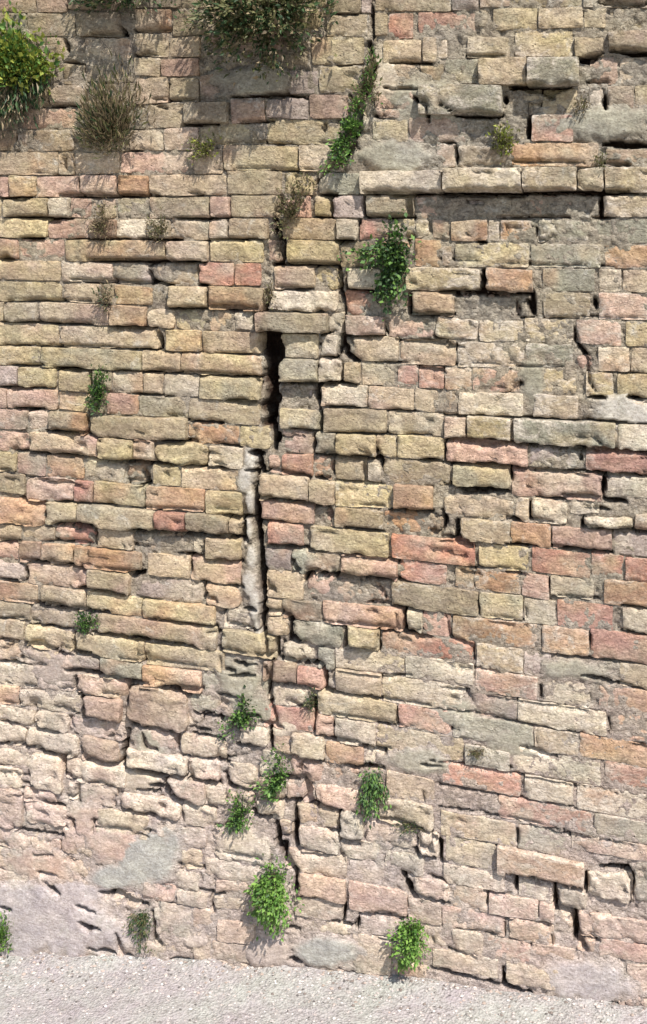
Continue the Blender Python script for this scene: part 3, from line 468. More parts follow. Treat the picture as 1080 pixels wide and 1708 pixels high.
# ---------------------------------------------------------------- materials
def nn(t, typ, **k):
    n = t.nodes.new(typ)
    for a, v in k.items():
        if hasattr(n, a): setattr(n, a, v)
    return n
def masonry_mat(name, mortar=False):
    m = bpy.data.materials.new(name); m.use_nodes = True; t = m.node_tree; L = t.links.new
    bs = t.nodes['Principled BSDF']; bs.inputs['Roughness'].default_value = 0.92
    try: bs.inputs['Specular IOR Level'].default_value = 0.15
    except Exception: pass
    geo = nn(t, 'ShaderNodeNewGeometry'); P = geo.outputs['Position']
    def noise(scale, detail=5, rough=0.6, vec=P, dist=0.0):
        n = nn(t, 'ShaderNodeTexNoise'); n.inputs['Scale'].default_value = scale; n.inputs['Detail'].default_value = detail
        n.inputs['Roughness'].default_value = rough; n.inputs['Distortion'].default_value = dist; L(vec, n.inputs['Vector']); return n.outputs['Fac']
    def ramp(f, a, b, lo=0.0, hi=1.0):
        r = nn(t, 'ShaderNodeMapRange'); r.inputs[1].default_value = a; r.inputs[2].default_value = b; r.inputs[3].default_value = lo; r.inputs[4].default_value = hi; L(f, r.inputs[0]); return r.outputs[0]
    def math_(op, a, b):
        q = nn(t, 'ShaderNodeMath', operation=op)
        for i, v in enumerate((a, b)):
            if isinstance(v, (int, float)): q.inputs[i].default_value = v
            else: L(v, q.inputs[i])
        return q.outputs[0]
    def mixc(fac, a, b, mode='MIX'):
        x = nn(t, 'ShaderNodeMix', data_type='RGBA', blend_type=mode)
        if isinstance(fac, (int, float)): x.inputs[0].default_value = fac
        else: L(fac, x.inputs[0])
        for i, v in ((6, a), (7, b)):
            if isinstance(v, tuple): x.inputs[i].default_value = (*v, 1)
            else: L(v, x.inputs[i])
        return x.outputs[2]
    at = nn(t, 'ShaderNodeAttribute', attribute_name='tint'); sm = nn(t, 'ShaderNodeAttribute', attribute_name='smear')
    col = at.outputs['Color']
    # stretched coordinates: clay weathers along its bed
    mp = nn(t, 'ShaderNodeMapping'); mp.inputs['Scale'].default_value = (1, 1, 1.7); L(P, mp.inputs['Vector'])
    MPv = mp.outputs['Vector']
    n1 = noise(14, 6, 0.65, MPv); n2 = noise(55, 6, 0.7, MPv, 0.4); n3 = noise(240, 4, 0.7); n4 = noise(5.5, 4, 0.6)
    # large hue drift
    hs = nn(t, 'ShaderNodeHueSaturation'); L(ramp(n1, 0.3, 0.7, 0.488, 0.512), hs.inputs['Hue']); L(ramp(n4, .3, .7, .75, 1.15), hs.inputs['Saturation']); hs.inputs['Value'].default_value = 1; L(col, hs.inputs['Color'])
    col = hs.outputs['Color']
    col = mixc(1.0, col, mixc(ramp(n1, 0.3, 0.72), (0.80, 0.80, 0.82), (1.12, 1.10, 1.06)), 'MULTIPLY')
    col = mixc(1.0, col, mixc(ramp(n2, 0.33, 0.68), (0.78, 0.76, 0.74), (1.14, 1.13, 1.12)), 'MULTIPLY')
    # lime mortar smeared on the faces
    if not mortar:
        sf = math_('ADD', math_('MULTIPLY', noise(30, 6, 0.75, MPv, 0.8), 1.0), math_('MULTIPLY', sm.outputs['Fac'], 0.55))
        col = mixc(ramp(sf, 0.78, 0.98, 0, 0.82), col, mixc(n4, (0.50, 0.44, 0.36), (0.58, 0.50, 0.42)))
    # grey green lichen and soot
    col = mixc(ramp(noise(9, 6, 0.7, P, 0.5), 0.54, 0.72, 0, 0.55), col, (0.27, 0.26, 0.20))
    col = mixc(ramp(noise(20, 5, 0.7, P, 1.0), 0.60, 0.74, 0, 0.5), col, (0.60, 0.57, 0.50))
    # pits
    vo = nn(t, 'ShaderNodeTexVoronoi'); vo.inputs['Scale'].default_value = 115; L(P, vo.inputs['Vector'])
    pit = math_('MULTIPLY', ramp(vo.outputs['Distance'], 0.28, 0.10), ramp(n2, 0.5, 0.62))
    col = mixc(math_('MULTIPLY', pit, 0.6), col, (0.10, 0.07, 0.05))
    col = mixc(1.0, col, mixc(ramp(n3, 0.3, 0.7), (0.80, 0.79, 0.78), (1.16, 1.16, 1.16)), 'MULTIPLY')
    fine = ramp(noise(130, 6, 0.8, MPv, 0.3), 0.38, 0.62)
    col = mixc(1.0, col, mixc(fine, (0.74, 0.71, 0.68), (1.17, 1.17, 1.16)), 'MULTIPLY')
    L(col, bs.inputs['Base Color'])
    h = math_('ADD', math_('MULTIPLY', n2, 0.9), math_('MULTIPLY', n3, 0.34))
    h = math_('ADD', h, math_('MULTIPLY', noise(700, 3, 0.6), 0.10))
    fl1 = ramp(noise(34, 6, 0.62, MPv, 0.6), 0.50, 0.535); fl2 = ramp(noise(85, 5, 0.65, P, 0.4), 0.53, 0.57)
    h = math_('ADD', h, math_('ADD', math_('MULTIPLY', fl1, 0.26), math_('MULTIPLY', fl2, 0.20)))
    h = math_('SUBTRACT', h, math_('MULTIPLY', pit, 0.6))
    bp = nn(t, 'ShaderNodeBump'); bp.inputs['Strength'].default_value = 1.0 if mortar else 0.78; bp.inputs['Distance'].default_value = 0.0075 if mortar else 0.0055
    if mortar: L(math_('SUBTRACT', 1.0, math_('MULTIPLY', sm.outputs['Fac'], 0.65)), bp.inputs['Strength'])
    L(h, bp.inputs['Height']); L(bp.outputs[0], bs.inputs['Normal'])
    return m
M_brick = masonry_mat('weathered_brick'); M_mortar = masonry_mat('lime_mortar', True)

# ---------------------------------------------------------------- the wall
wall_o = empty('brick_wall', tuple(on_wall(540.0, 1622.0)))
tag(wall_o, 'weathered old buff and pink brick wall with open joints, a vertical crack and plants growing out of it', 'wall')
WINV = np.array(wall_o.location)
top_dark = lambda y: 1.0

# mortar bed: one displaced sheet with a returned edge behind
st = 3.0
xs = np.arange(-310, 1392, st); ys = np.arange(-310, 1800, st)
X, Y = np.meshgrid(xs, ys)
fl = sample(flush, X, Y); cv = sample(carve, X, Y); bu = sample(build, X, Y)
base = -5.0 + 5.0 * fl
rough = fbm(X, Y, 16, 21, 4) * 3.6 + np.abs(fbm(X, Y, 34, 23, 3)) * 2.0 + vnoise(X, Y, 6, 29) * 1.4 - 1.0
rough = rough - np.clip(fbm(X, Y, 11, 27, 2) - 0.28, 0, .25) * 26 * (1 - 0.6 * fl) * (1 - sample(pw, X, Y))
big = fbm(X, Y, 330, 40, 2) * 7
def bulge(px, py): return fbm(px, py, 330, 40, 2) * 7
hgt = base + rough * (1 - 0.6 * sample(pw, X, Y)) - cv * 0.85
hgt = np.maximum(hgt, -80)
hgt = np.where(bu > 0.3, np.maximum(hgt, bu * 0.95 - 1.5 + fbm(X, Y, 40, 31, 3) * 2.2 - cv * 0.85), hgt)
rec = np.clip(1.3 - np.hypot((X - 850) / 165, (Y - 348) / 24), 0, 1)
hgt = hgt - rec * (3 + 3.5 * np.clip(vnoise(X, Y * 0.08, 6.0, 44) + .2 * vnoise(X, Y, 9, 45), 0, 1))
hgt = hgt + np.clip((cv - 45) / 20, 0, 1) * fbm(X, Y, 22, 47, 3) * 22
V = on_wall(X, Y, (hgt + big) / 1000.0).reshape(-1, 3) - WINV
ny_, nx_ = X.shape
idx = np.arange(nx_ * ny_).reshape(ny_, nx_)
F = np.stack([idx[:-1, :-1], idx[1:, :-1], idx[1:, 1:], idx[:-1, 1:]], -1).reshape(-1, 4)
mc = np.zeros(X.shape + (3,)); mc[:] = lin((158, 147, 130))
pk = np.clip((Y - 900) / 500, 0, 1)[..., None] * 0.8; mc = mc * (1 - pk) + lin((166, 152, 144)) * pk
gr = np.clip(sample(blob(900, 250, 300, 260), X, Y), 0, 1)[..., None] * 0.5; mc = mc * (1 - gr) + lin((146, 142, 132)) * gr
P3 = sample(paint, X, Y); pwv = sample(pw, X, Y)[..., None]; P3 = P3
mc = mc * (1 - pwv * .85) + P3 * pwv * .85
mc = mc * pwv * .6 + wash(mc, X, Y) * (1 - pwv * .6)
tn = (1 + 0.12 * fbm(X, Y, 60, 33))[..., None]
deep = np.clip(cv / 22, 0, 1)[..., None]; mc = mc * tn * (1 - deep) + lin((66, 50, 40)) * deep   # joint shadow painted into the mortar colour where carved deep
me = make_mesh('mortar_bed', V, F, M_mortar, mc.reshape(-1, 3), sample(pw, X, Y).reshape(-1))
mo = link('mortar', me, wall_o); tag(mo, kind='stuff')

def brick_mesh(b, k):
    wpx = b['x1'] - b['x0']; h = b['h']; S = b['S']
    xc = (b['x0'] + b['x1']) / 2; infr = -30 < xc < 1110 and b['y'] > -40
    cell = 4.2 if infr else 14
    nx = max(4, int(wpx / cell)); ny = max(3, int(h / cell))
    u = np.linspace(-1, 1, nx + 1); v = np.linspace(-1, 1, ny + 1)
    # denser at the arrises
    u = np.sign(u) * np.abs(u) ** 0.72; v = np.sign(v) * np.abs(v) ** 0.72
    U, Vv = np.meshgrid(u, v)
    # rounded outline: superellipse blend
    pwr = rnd.uniform(14, 30) if not S else rnd.uniform(4, 9)
    pw_u = pwr * max(1.0, wpx / h * 0.8)
    nrm = (np.abs(U) ** pwr + np.abs(Vv) ** pwr) ** (1 / pwr)
    nmax = np.maximum(np.abs(U), np.abs(Vv)) + 1e-6
    f = nmax / np.maximum(nrm, 1e-6)
    ax = np.minimum(wpx, h * 1.2) / wpx                      # keep corner rounding square
    Uo = np.sign(U) * (np.abs(U) - (1 - f) * np.abs(U) * ax); Vo = Vv * f
    r1, r2 = rnd.uniform(-1, 1), rnd.uniform(-1, 1)
    jit = 1.7 if not S else 3.4
    px = xc + Uo * wpx / 2; py = b['y'] + Vo * h / 2 + b['s'] * (px - xc) + r1 * 1.5 * Uo + (2.0 if S else 0.7) * r2 * Uo * Vo
    e = nmax ** 3
    px = px + e * (jit * fbm(px, py, 14, 50 + k * .37)); py = py + e * (jit * 1.0 * fbm(px, py, 16, 60 + k * .41))
    cvb = sample(carve, px, py); flb = sample(flush, px, py)
    d = b['d'] + rnd.uniform(-1, 1) * 1.6 * U + rnd.uniform(-.8, 2.2) * -Vv * 0.8
    am = 3.8 if S else 1.9
    dd = d + am * fbm(px, py, 22, 70 + k * .13, 4) * (1.4 if S else 1)
    edge = np.clip((nmax - (0.72 if S else 0.80)) / 0.28, 0, 1)
    # distance to arris in px
    ed = np.minimum((1 - np.abs(U)) * wpx / 2, (1 - np.abs(Vv)) * h / 2)
    rr = 4.0 if S else 1.6
    q = np.clip(1 - ed / rr, 0, 1)
    dd = dd - (1.6 if S else 0.6) * q ** 2
    dd = dd + (1.7 if S else 1.0) * vnoise(px, py, 7.5, 88 + k * .7)
    chip = (fbm(px, py, 16, 90, 3) > 0.24) * np.clip(1.3 - ed / 6, 0, 1)
    dd = dd - np.minimum(chip, 1) * (5 if S else 3.5)
    if S: dd = dd - np.clip(fbm(px, py, 12, 28, 2) - 0.32, 0, .22) * 22
    dd = dd - np.clip(cvb - 8, 0, None) * 0.85
    # flat spots where it has spalled
    dd = dd - (fbm(px, py, 38, 95 + k, 2) > 0.38) * 1.6
    bg_ = bulge(px, py)
    col = lin(TINT[b['c']]) * b['val']
    tv = np.ones(px.shape + (3,)) * col
    c2 = lin(TINT['ybgnpow'[int(b['alt'] * 6.99)]]); f2 = np.clip(fbm(px, py, 48, 130, 3) * 1.6 + 0.1, 0, 0.6)[..., None]
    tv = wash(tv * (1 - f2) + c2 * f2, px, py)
    tv *= (1 + 0.10 * fbm(px, py, 45, 110 + k))[..., None]
    smv = np.clip(flb * 0.5 + 0.22 * edge + b['sm'], 0, 1)
    V0 = on_wall(px, py, (dd + bg_) / 1000.0)
    # skirt
    ring = [(0, i) for i in range(nx)] + [(j, nx) for j in range(ny)] + [(ny, i) for i in range(nx, 0, -1)] + [(j, 0) for j in range(ny, 0, -1)]
    rj = np.array([r[0] for r in ring]); ri = np.array([r[1] for r in ring])
    fx, fy = px[rj, ri], py[rj, ri]; gxx = xc + (fx - xc) * (1 + 1.4 / wpx); yc2 = b['y'] + b['s'] * (fx - xc); gyy = yc2 + (fy - yc2) * (1 + 1.6 / h)
    Vb = V0[rj, ri]
    V1 = on_wall(gxx, gyy, (np.minimum(dd[rj, ri] - 4, d[rj, ri] - 6) + bg_[rj, ri]) / 1000)
    V2 = on_wall(gxx, gyy, (np.full(len(ring), -45.0)) / 1000)
    n0 = (nx + 1) * (ny + 1); R = len(ring)
    idx = np.arange(n0).reshape(ny + 1, nx + 1)
    F0 = np.stack([idx[:-1, :-1], idx[1:, :-1], idx[1:, 1:], idx[:-1, 1:]], -1).reshape(-1, 4)
    a = n0 + np.arange(R); an = np.roll(a, -1); k1 = n0 + R + np.arange(R); k1n = np.roll(k1, -1); k2 = k1 + R; k2n = np.roll(k2, -1)
    F1 = np.stack([a, an, k1n, k1], -1); F2 = np.stack([k1, k1n, k2n, k2], -1)
    VV = np.concatenate([V0.reshape(-1, 3), Vb, V1, V2]); FF = np.concatenate([F0, F1, F2])
    CC = np.concatenate([tv.reshape(-1, 3)] + [tv[rj, ri]] * 3); SS = np.concatenate([smv.reshape(-1)] + [smv[rj, ri]] * 3)
    return VV, FF, CC, SS

for k, b in enumerate(bricks):
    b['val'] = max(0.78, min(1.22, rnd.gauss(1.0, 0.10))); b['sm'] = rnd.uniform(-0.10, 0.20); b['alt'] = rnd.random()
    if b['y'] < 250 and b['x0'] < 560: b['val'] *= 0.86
    # depth follows the open joints: proud above a dark bed joint or beside a dark head joint
    xx = np.linspace(b['x0'] + 4, b['x1'] - 4, 9); xc = (b['x0'] + b['x1']) / 2; yb = b['y'] + b['s'] * (xx - xc)
    under = sample(carve, xx, yb + b['h'] / 2 + 2).mean(); over = sample(carve, xx, yb - b['h'] / 2 - 2).mean()
    left = sample(carve, np.full(5, b['x0'] - 3), np.linspace(b['y'] - b['h'] / 3, b['y'] + b['h'] / 3, 5)).mean()
    fm = float(sample(flush, xx, yb).mean())
    b['d'] = b['d'] * (1.0 if b['d'] > 5 else 0.95 - 0.6 * fm) + 0.23 * under + 0.06 * left - 0.10 * over
    pmid = sample(pw, xx, yb).mean()
    b['skip'] = pmid > 0.72 or sample(carve, np.array([xc]), np.array([b['y']]))[0] > 50
    x0, x1 = max(0, b['x0']), min(1080, b['x1']); y0, y1 = max(0, b['y'] - b['h'] / 2), min(1700, b['y'] + b['h'] / 2)
    b['area'] = max(0, x1 - x0) * max(0, y1 - y0)
    if b['y'] - b['h'] / 2 > ground_y(xc) + 8: b['skip'] = True
live = [b for b in bricks if not b['skip']]
order = sorted(range(len(live)), key=lambda i: -live[i]['area'])
count = {'brick': 0, 'stone': 0}
rest = {'brick': [], 'stone': []}
for i in order:
    b = live[i]; kind = 'stone' if b['S'] else 'brick'
    VV, FF, CC, SS = brick_mesh(b, i)
    if count[kind] < 300 and b['area'] > 120:
        c0 = on_wall((b['x0'] + b['x1']) / 2, b['y'])
        me = make_mesh(kind, VV - c0, FF, M_brick, CC, SS)
        o = link(kind, me, wall_o); o.location = c0 - WINV
        count[kind] += 1
    else: rest[kind].append((VV - WINV, FF, CC, SS))
for kind, L_ in rest.items():
    if not L_: continue
    off = 0; fs = []
    for VV, FF, CC, SS in L_: fs.append(FF + off); off += len(VV)
    me = make_mesh(kind, np.concatenate([q[0] for q in L_]), np.concatenate(fs), M_brick, np.concatenate([q[2] for q in L_]), np.concatenate([q[3] for q in L_]))
    tag(link('brickwork' if kind == 'brick' else 'rubble', me, wall_o), kind='stuff')
print('bricks', count, {k: len(v) for k, v in rest.items()})

# core of the wall behind the face
c = [on_wall(-300.0, -300.0), on_wall(1385.0, -300.0), on_wall(1385.0, 1790.0), on_wall(-300.0, 1790.0)]
xl = max(c[0][0], c[3][0]) ; xr = min(c[1][0], c[2][0]); zt = c[0][2] - 0.02
zt = min(c[0][2], c[1][2]) - 0.02
cv8 = [(x, yv, z) for x in (xl, xr) for yv in (0.10, 0.6) for z in (-0.2, zt)]
core = make_mesh('wall_core', np.array(cv8) - WINV, [[0, 1, 3, 2], [4, 6, 7, 5], [0, 4, 5, 1], [2, 3, 7, 6], [1, 5, 7, 3], [0, 2, 6, 4]], M_mortar, np.tile(lin((150, 130, 105)), (8, 1)), np.zeros(8), smooth=False)
link('wall_core', core, wall_o)

# ---------------------------------------------------------------- ground
gm = bpy.data.materials.new('pale_gravel'); gm.use_nodes = True; t = gm.node_tree; L = t.links.new; bs = t.nodes['Principled BSDF']
bs.inputs['Roughness'].default_value = 0.95
geo = nn(t, 'ShaderNodeNewGeometry')
def tn_(sc, det=5):
    n = nn(t, 'ShaderNodeTexNoise'); n.inputs['Scale'].default_value = sc; n.inputs['Detail'].default_value = det; n.inputs['Roughness'].default_value = .7; L(geo.outputs['Position'], n.inputs['Vector']); return n.outputs['Fac']
def cr(f, stops):
    r = nn(t, 'ShaderNodeValToRGB'); e = r.color_ramp.elements
    e[0].position, e[0].color = stops[0][0], (*stops[0][1], 1); e[1].position, e[1].color = stops[-1][0], (*stops[-1][1], 1)
    for p, c_ in stops[1:-1]:
        q = e.new(p); q.color = (*c_, 1)
    L(f, r.inputs[0]); return r.outputs[0]
vo = nn(t, 'ShaderNodeTexVoronoi'); vo.inputs['Scale'].default_value = 170; L(geo.outputs['Position'], vo.inputs['Vector'])
a = cr(tn_(110, 6), [(0.30, (0.17, 0.150, 0.135)), (0.47, (0.34, 0.31, 0.288)), (0.7, (0.44, 0.405, 0.38))])
b_ = cr(tn_(6, 4), [(0.35, (0.95, 0.88, 0.93)), (0.65, (0.98, 1.04, 0.97))])
mx = nn(t, 'ShaderNodeMix', data_type='RGBA', blend_type='MULTIPLY'); mx.inputs[0].default_value = 1; L(a, mx.inputs[6]); L(b_, mx.inputs[7]); L(mx.outputs[2], bs.inputs['Base Color'])
bp = nn(t, 'ShaderNodeBump'); bp.inputs['Strength'].default_value = 0.9; bp.inputs['Distance'].default_value = 0.004
ad = nn(t, 'ShaderNodeMath', operation='ADD'); L(vo.outputs['Distance'], ad.inputs[0]); L(tn_(260, 4), ad.inputs[1]); L(ad.outputs[0], bp.inputs['Height']); L(bp.outputs[0], bs.inputs['Normal'])

gxp = np.linspace(-500, 1600, 40); gp = on_wall(gxp, ground_y(gxp))
def ground_z(x, yv=0.0):
    z = np.interp(x, gp[:, 0], gp[:, 2])
    return z
xa = np.concatenate([np.linspace(-60, -2, 14), np.arange(-1.3, 2.2, 0.012), np.linspace(3, 60, 14)])
ya = np.concatenate([np.linspace(-60, -2, 14), np.arange(-1.2, 0.08, 0.012)])
X, Y = np.meshgrid(xa, ya)
Z = ground_z(X) + fbm(X * 1000, Y * 1000, 130, 120, 3) * 0.006 + fbm(X * 1000, Y * 1000, 24, 121, 3) * 0.0035
Z += 0.014 * np.exp(-((Y + 0.0) / 0.05) ** 2) * (0.5 + fbm(X * 1000, Y * 1000, 60, 122))
idx = np.arange(X.size).reshape(X.shape)
F = np.stack([idx[:-1, :-1], idx[:-1, 1:], idx[1:, 1:], idx[1:, :-1]], -1).reshape(-1, 4)
g = link('ground', make_mesh('ground', np.stack([X, Y, Z], -1).reshape(-1, 3), F, gm)); tag(g, kind='structure')

# loose chippings: low polygons stones, tinted each
def chippings(n, xr_, yr_, smin, smax, pal=None):
    base_v = np.array([(0, 0, 1), (1, 0, 0), (.3, .95, 0), (-.8, .6, 0), (-.8, -.6, 0), (.3, -.95, 0), (0, 0, -.6)], float)
    base_f = [(0, 1, 2), (0, 2, 3), (0, 3, 4), (0, 4, 5), (0, 5, 1), (6, 2, 1), (6, 3, 2), (6, 4, 3), (6, 5, 4), (6, 1, 5)]
    Vs, Fs, Cs = [], [], []
    Pn = pal
    pal = pal or [(176, 166, 160), (164, 154, 148), (190, 182, 176), (130, 122, 116), (172, 158, 150), (84, 78, 74)]
    for i in range(n):
        x = npr.uniform(*xr_); yv = yr_[1] - (yr_[1] - yr_[0]) * npr.rand() ** (2.2 if Pn else 1.2)
        s = smin + (smax - smin) * npr.rand() ** 3
        v = base_v * (1 + npr.uniform(-.3, .3, base_v.shape)) * s * np.array([1, npr.uniform(.6, 1), npr.uniform(.4, .7)])
        a = npr.rand() * 6.28; ca, sa = math.cos(a), math.sin(a)
        v = np.stack([v[:, 0] * ca - v[:, 1] * sa, v[:, 0] * sa + v[:, 1] * ca, v[:, 2]], 1)
        z = ground_z(x) + fbm(x * 1000, yv * 1000, 130, 120, 3) * 0.006 + fbm(x * 1000, yv * 1000, 24, 121, 3) * 0.0035 + 0.014 * math.exp(-(yv / 0.05) ** 2) * (0.5 + fbm(x * 1000, yv * 1000, 60, 122))
        Vs.append(v + (x, yv, z + s * .15)); Fs.append(np.array(base_f) + i * 7); Cs.append(np.tile(lin(pal[npr.randint(6)]) , (7, 1)))
    return np.concatenate(Vs), np.concatenate(Fs), np.concatenate(Cs)
cm = bpy.data.materials.new('chipping_stone'); cm.use_nodes = True; t = cm.node_tree
at = nn(t, 'ShaderNodeAttribute', attribute_name='tint'); t.links.new(at.outputs['Color'], t.nodes['Principled BSDF'].inputs['Base Color']); t.nodes['Principled BSDF'].inputs['Roughness'].default_value = .95
V, F, C = chippings(14000, (-1.0, 2.0), (-0.75, -0.005), 0.0010, 0.0046)
tag(link('gravel', make_mesh('gravel', V, F, cm, C, smooth=False)), 'pale loose chippings scattered on the ground along the wall foot', 'gravel', kind='stuff')

V, F, C = chippings(2600, (-1.0, 2.0), (-0.11, -0.001), 0.0009, 0.0060, [(164, 144, 132), (146, 130, 118), (176, 164, 154), (112, 100, 92), (164, 152, 144), (184, 174, 166)])
tag(link('brick_crumbs', make_mesh('brick_crumbs', V, F, cm, C, smooth=False)), 'reddish brick and mortar crumbs fallen along the wall foot', 'rubble', kind='stuff')

# ---------------------------------------------------------------- plants
def leaf_mat(name, c1, c2, trans=0.3):
    m = bpy.data.materials.new(name); m.use_nodes = True; t = m.node_tree; L = t.links.new; bs = t.nodes['Principled BSDF']
    geo = nn(t, 'ShaderNodeNewGeometry'); r = nn(t, 'ShaderNodeValToRGB'); e = r.color_ramp.elements
    e[0].color = (*c1, 1); e[1].color = (*c2, 1); L(geo.outputs['Random Per Island'], r.inputs[0])
    L(r.outputs[0], bs.inputs['Base Color']); bs.inputs['Roughness'].default_value = 0.6
    tr = nn(t, 'ShaderNodeBsdfTranslucent'); L(r.outputs[0], tr.inputs[0]); mx = nn(t, 'ShaderNodeMixShader'); mx.inputs[0].default_value = trans
    L(bs.outputs[0], mx.inputs[1]); L(tr.outputs[0], mx.inputs[2]); L(mx.outputs[0], t.nodes['Material Output'].inputs[0])
    return m
LM = {'bright': leaf_mat('bright_leaf', (0.06, 0.15, 0.02), (0.22, 0.36, 0.07)), 'green': leaf_mat('green_leaf', (0.04, 0.10, 0.02), (0.17, 0.29, 0.06)),
      'dark': leaf_mat('dark_leaf', (0.02, 0.045, 0.015), (0.06, 0.11, 0.035)), 'yellow': leaf_mat('yellow_leaf', (0.12, 0.16, 0.02), (0.40, 0.42, 0.08)),
      'olive': leaf_mat('olive_leaf', (0.07, 0.075, 0.025), (0.20, 0.19, 0.08)), 'dry': leaf_mat('dry_leaf', (0.09, 0.065, 0.035), (0.30, 0.23, 0.13), .15)}
PXM = 1 / 870.0

def tubes(paths, r0, r1, ns=4):
    Vs, Fs, off = [], [], 0
    for p in paths:
        p = np.array(p); n = len(p)
        for i in range(n):
            tdir = p[min(i + 1, n - 1)] - p[max(i - 1, 0)]; tdir = tdir / (np.linalg.norm(tdir) + 1e-9)
            a = np.cross(tdir, (0.3, 0.9, 0.1)); a /= np.linalg.norm(a) + 1e-9; bb = np.cross(tdir, a)
            r = r0 + (r1 - r0) * i / (n - 1)
            for k in range(ns):
                an = 2 * math.pi * k / ns; Vs.append(p[i] + (a * math.cos(an) + bb * math.sin(an)) * r)
        for i in range(n - 1):
            for k in range(ns):
                k2 = (k + 1) % ns; Fs.append((off + i * ns + k, off + i * ns + k2, off + (i + 1) * ns + k2, off + (i + 1) * ns + k))
        off += n * ns
    return np.array(Vs), np.array(Fs)

def leaves(pts, dirs, size, aspect, jitter=0.5):
    """pointed leaf blades, four vertices each, folded on the midrib"""
    Vs, Fs = [], []
    for i, (p, d) in enumerate(zip(pts, dirs)):
        d = np.array(d) + npr.normal(0, jitter, 3); d /= np.linalg.norm(d) + 1e-9
        up = npr.normal(0, 1, 3) + np.array((0.5, -0.7, 0.9)); s = np.cross(d, up); s /= np.linalg.norm(s) + 1e-9; n = np.cross(s, d)
        l = size * (0.45 + 1.3 * npr.rand() ** 1.6); wd = l * aspect
        Vs += [p, p + d * l * .45 + s * wd * .5 + n * l * .10, p + d * l, p + d * l * .45 - s * wd * .5 + n * l * .10]
        Fs += [(4 * i, 4 * i + 1, 4 * i + 2), (4 * i, 4 * i + 2, 4 * i + 3)]
    return np.array(Vs), np.array(Fs)

def plant(name, cat, label, root, lobes, style, mats, n, size, depth=0.5, aspect=.5, nst=14, drop=0.0, group=None):
    """root in image px; lobes = ellipses cx cy rx ry weight; the foliage stands out from the wall by depth x width"""
    r0 = on_wall(float(root[0]), float(root[1]), -0.01)
    e = empty(name, tuple(r0)); tag(e, label, cat, group)
    wts = np.array([l[4] * l[2] * l[3] for l in lobes], float); wts /= wts.sum()
    # stems
    tips, paths = [], []
    nst = int(nst * 1.5)
    for k in range(nst):
        l = lobes[npr.choice(len(lobes), p=wts)]
        an = npr.rand() * 6.283; rr = math.sqrt(npr.rand()) * npr.choice([.7, 1, 1.25])
        tx, ty = l[0] + l[2] * rr * math.cos(an), l[1] + l[3] * rr * math.sin(an)
        out = 0.008 + depth * l[2] * PXM * npr.uniform(.4, 1.3) * math.sqrt(max(0.05, 1 - rr * rr * .8))
        tip = on_wall(float(tx), float(ty), out); mid = (r0 + tip) / 2 + np.array((0, -out * .45, (0.25 + drop) * abs(tip[2] - r0[2]) * .4 + 0.004)) + npr.normal(0, .003, 3)
        ts = np.linspace(0, 1, 7)[:, None]; pth = (1 - ts) ** 2 * r0 + 2 * ts * (1 - ts) * mid + ts ** 2 * tip
        paths.append(pth - r0); tips.append(tip)
    V, F = tubes(paths, 0.0013, 0.0004)
    link('stem', make_mesh('stem', V, F, STEM), e)
    for mi, (mk, frac) in enumerate(mats):
        m = int(n * frac); pts, dirs = [], []
        for k in range(m):
            if npr.rand() < 0.80:
                pth = paths[npr.randint(len(paths))]; q = npr.uniform(.3, 1.0) * 6; i = min(int(q), 5); p = pth[i] * (1 - (q - i)) + pth[i + 1] * (q - i) + r0 + npr.normal(0, size * .75, 3)
            else:
                l = lobes[npr.choice(len(lobes), p=wts)]
                an = npr.rand() * 6.283; rr = npr.rand() ** .5 * (1 + .25 * npr.normal())
                tx, ty = l[0] + l[2] * rr * math.cos(an), l[1] + l[3] * rr * math.sin(an)
                sh = math.sqrt(max(0.03, 1 - min(rr, 1) ** 2))
                p = on_wall(float(tx), float(ty), 0.004 + depth * l[2] * PXM * sh * npr.uniform(.2, 1.25))
            if p[1] > -0.003: p[1] = -0.003
            dv = (p - r0); dv = dv / (np.linalg.norm(dv) + 1e-6)
            if style == 'hang': dv = dv * .4 + np.array((0, -.25, -1.1))
            elif style == 'grass': dv = dv + np.array((0, -.2, .55))
            else: dv = dv * .8 + np.array((0, -.5, .1))
            pts.append(p - r0); dirs.append(dv)
        V, F = leaves(pts, dirs, size, aspect)
        # keep everything in front of the masonry
        V[:, 1] = np.minimum(V[:, 1], -0.002 - r0[1])
        o = link('foliage', make_mesh('foliage', V, F, LM[mk], smooth=False), e); tag(o, kind='stuff')
    return e
STEM = bpy.data.materials.new('plant_stem'); STEM.use_nodes = True
STEM.node_tree.nodes['Principled BSDF'].inputs['Base Color'].default_value = (0.16, 0.12, 0.07, 1); STEM.node_tree.nodes['Principled BSDF'].inputs['Roughness'].default_value = .8

G = 'plants rooted in the wall'
plant('wall_shrub', 'shrub', 'large dark bushy shrub hanging over the top of the wall, the widest plant', (440, 20), [(440, 30, 105, 62, 1), (500, 10, 50, 40, 1), (380, 20, 55, 50, .8), (440, 95, 75, 40, .5)], 'bush', [('dark', .42), ('olive', .4), ('dry', .18)], 7140, .0106, .85, .4, 40, group=G)
plant('wall_shrub', 'shrub', 'low dark shrub at the top edge left of the widest shrub', (215, -12), [(215, -4, 80, 26, 1), (150, 0, 30, 22, .6), (285, 0, 36, 18, .5)], 'bush', [('dark', .7), ('olive', .3)], 1890, .0092, .6, .4, 16, group=G)
plant('leafy_shrub', 'shrub', 'yellow-green leafy bush with drooping dry stems at the upper left edge', (20, 130), [(30, 100, 62, 44, 1), (10, 50, 34, 34, .6), (80, 115, 24, 22, .7)], 'bush', [('yellow', .62), ('green', .38)], 3150, .0112, .6, .6, 18, group=G)
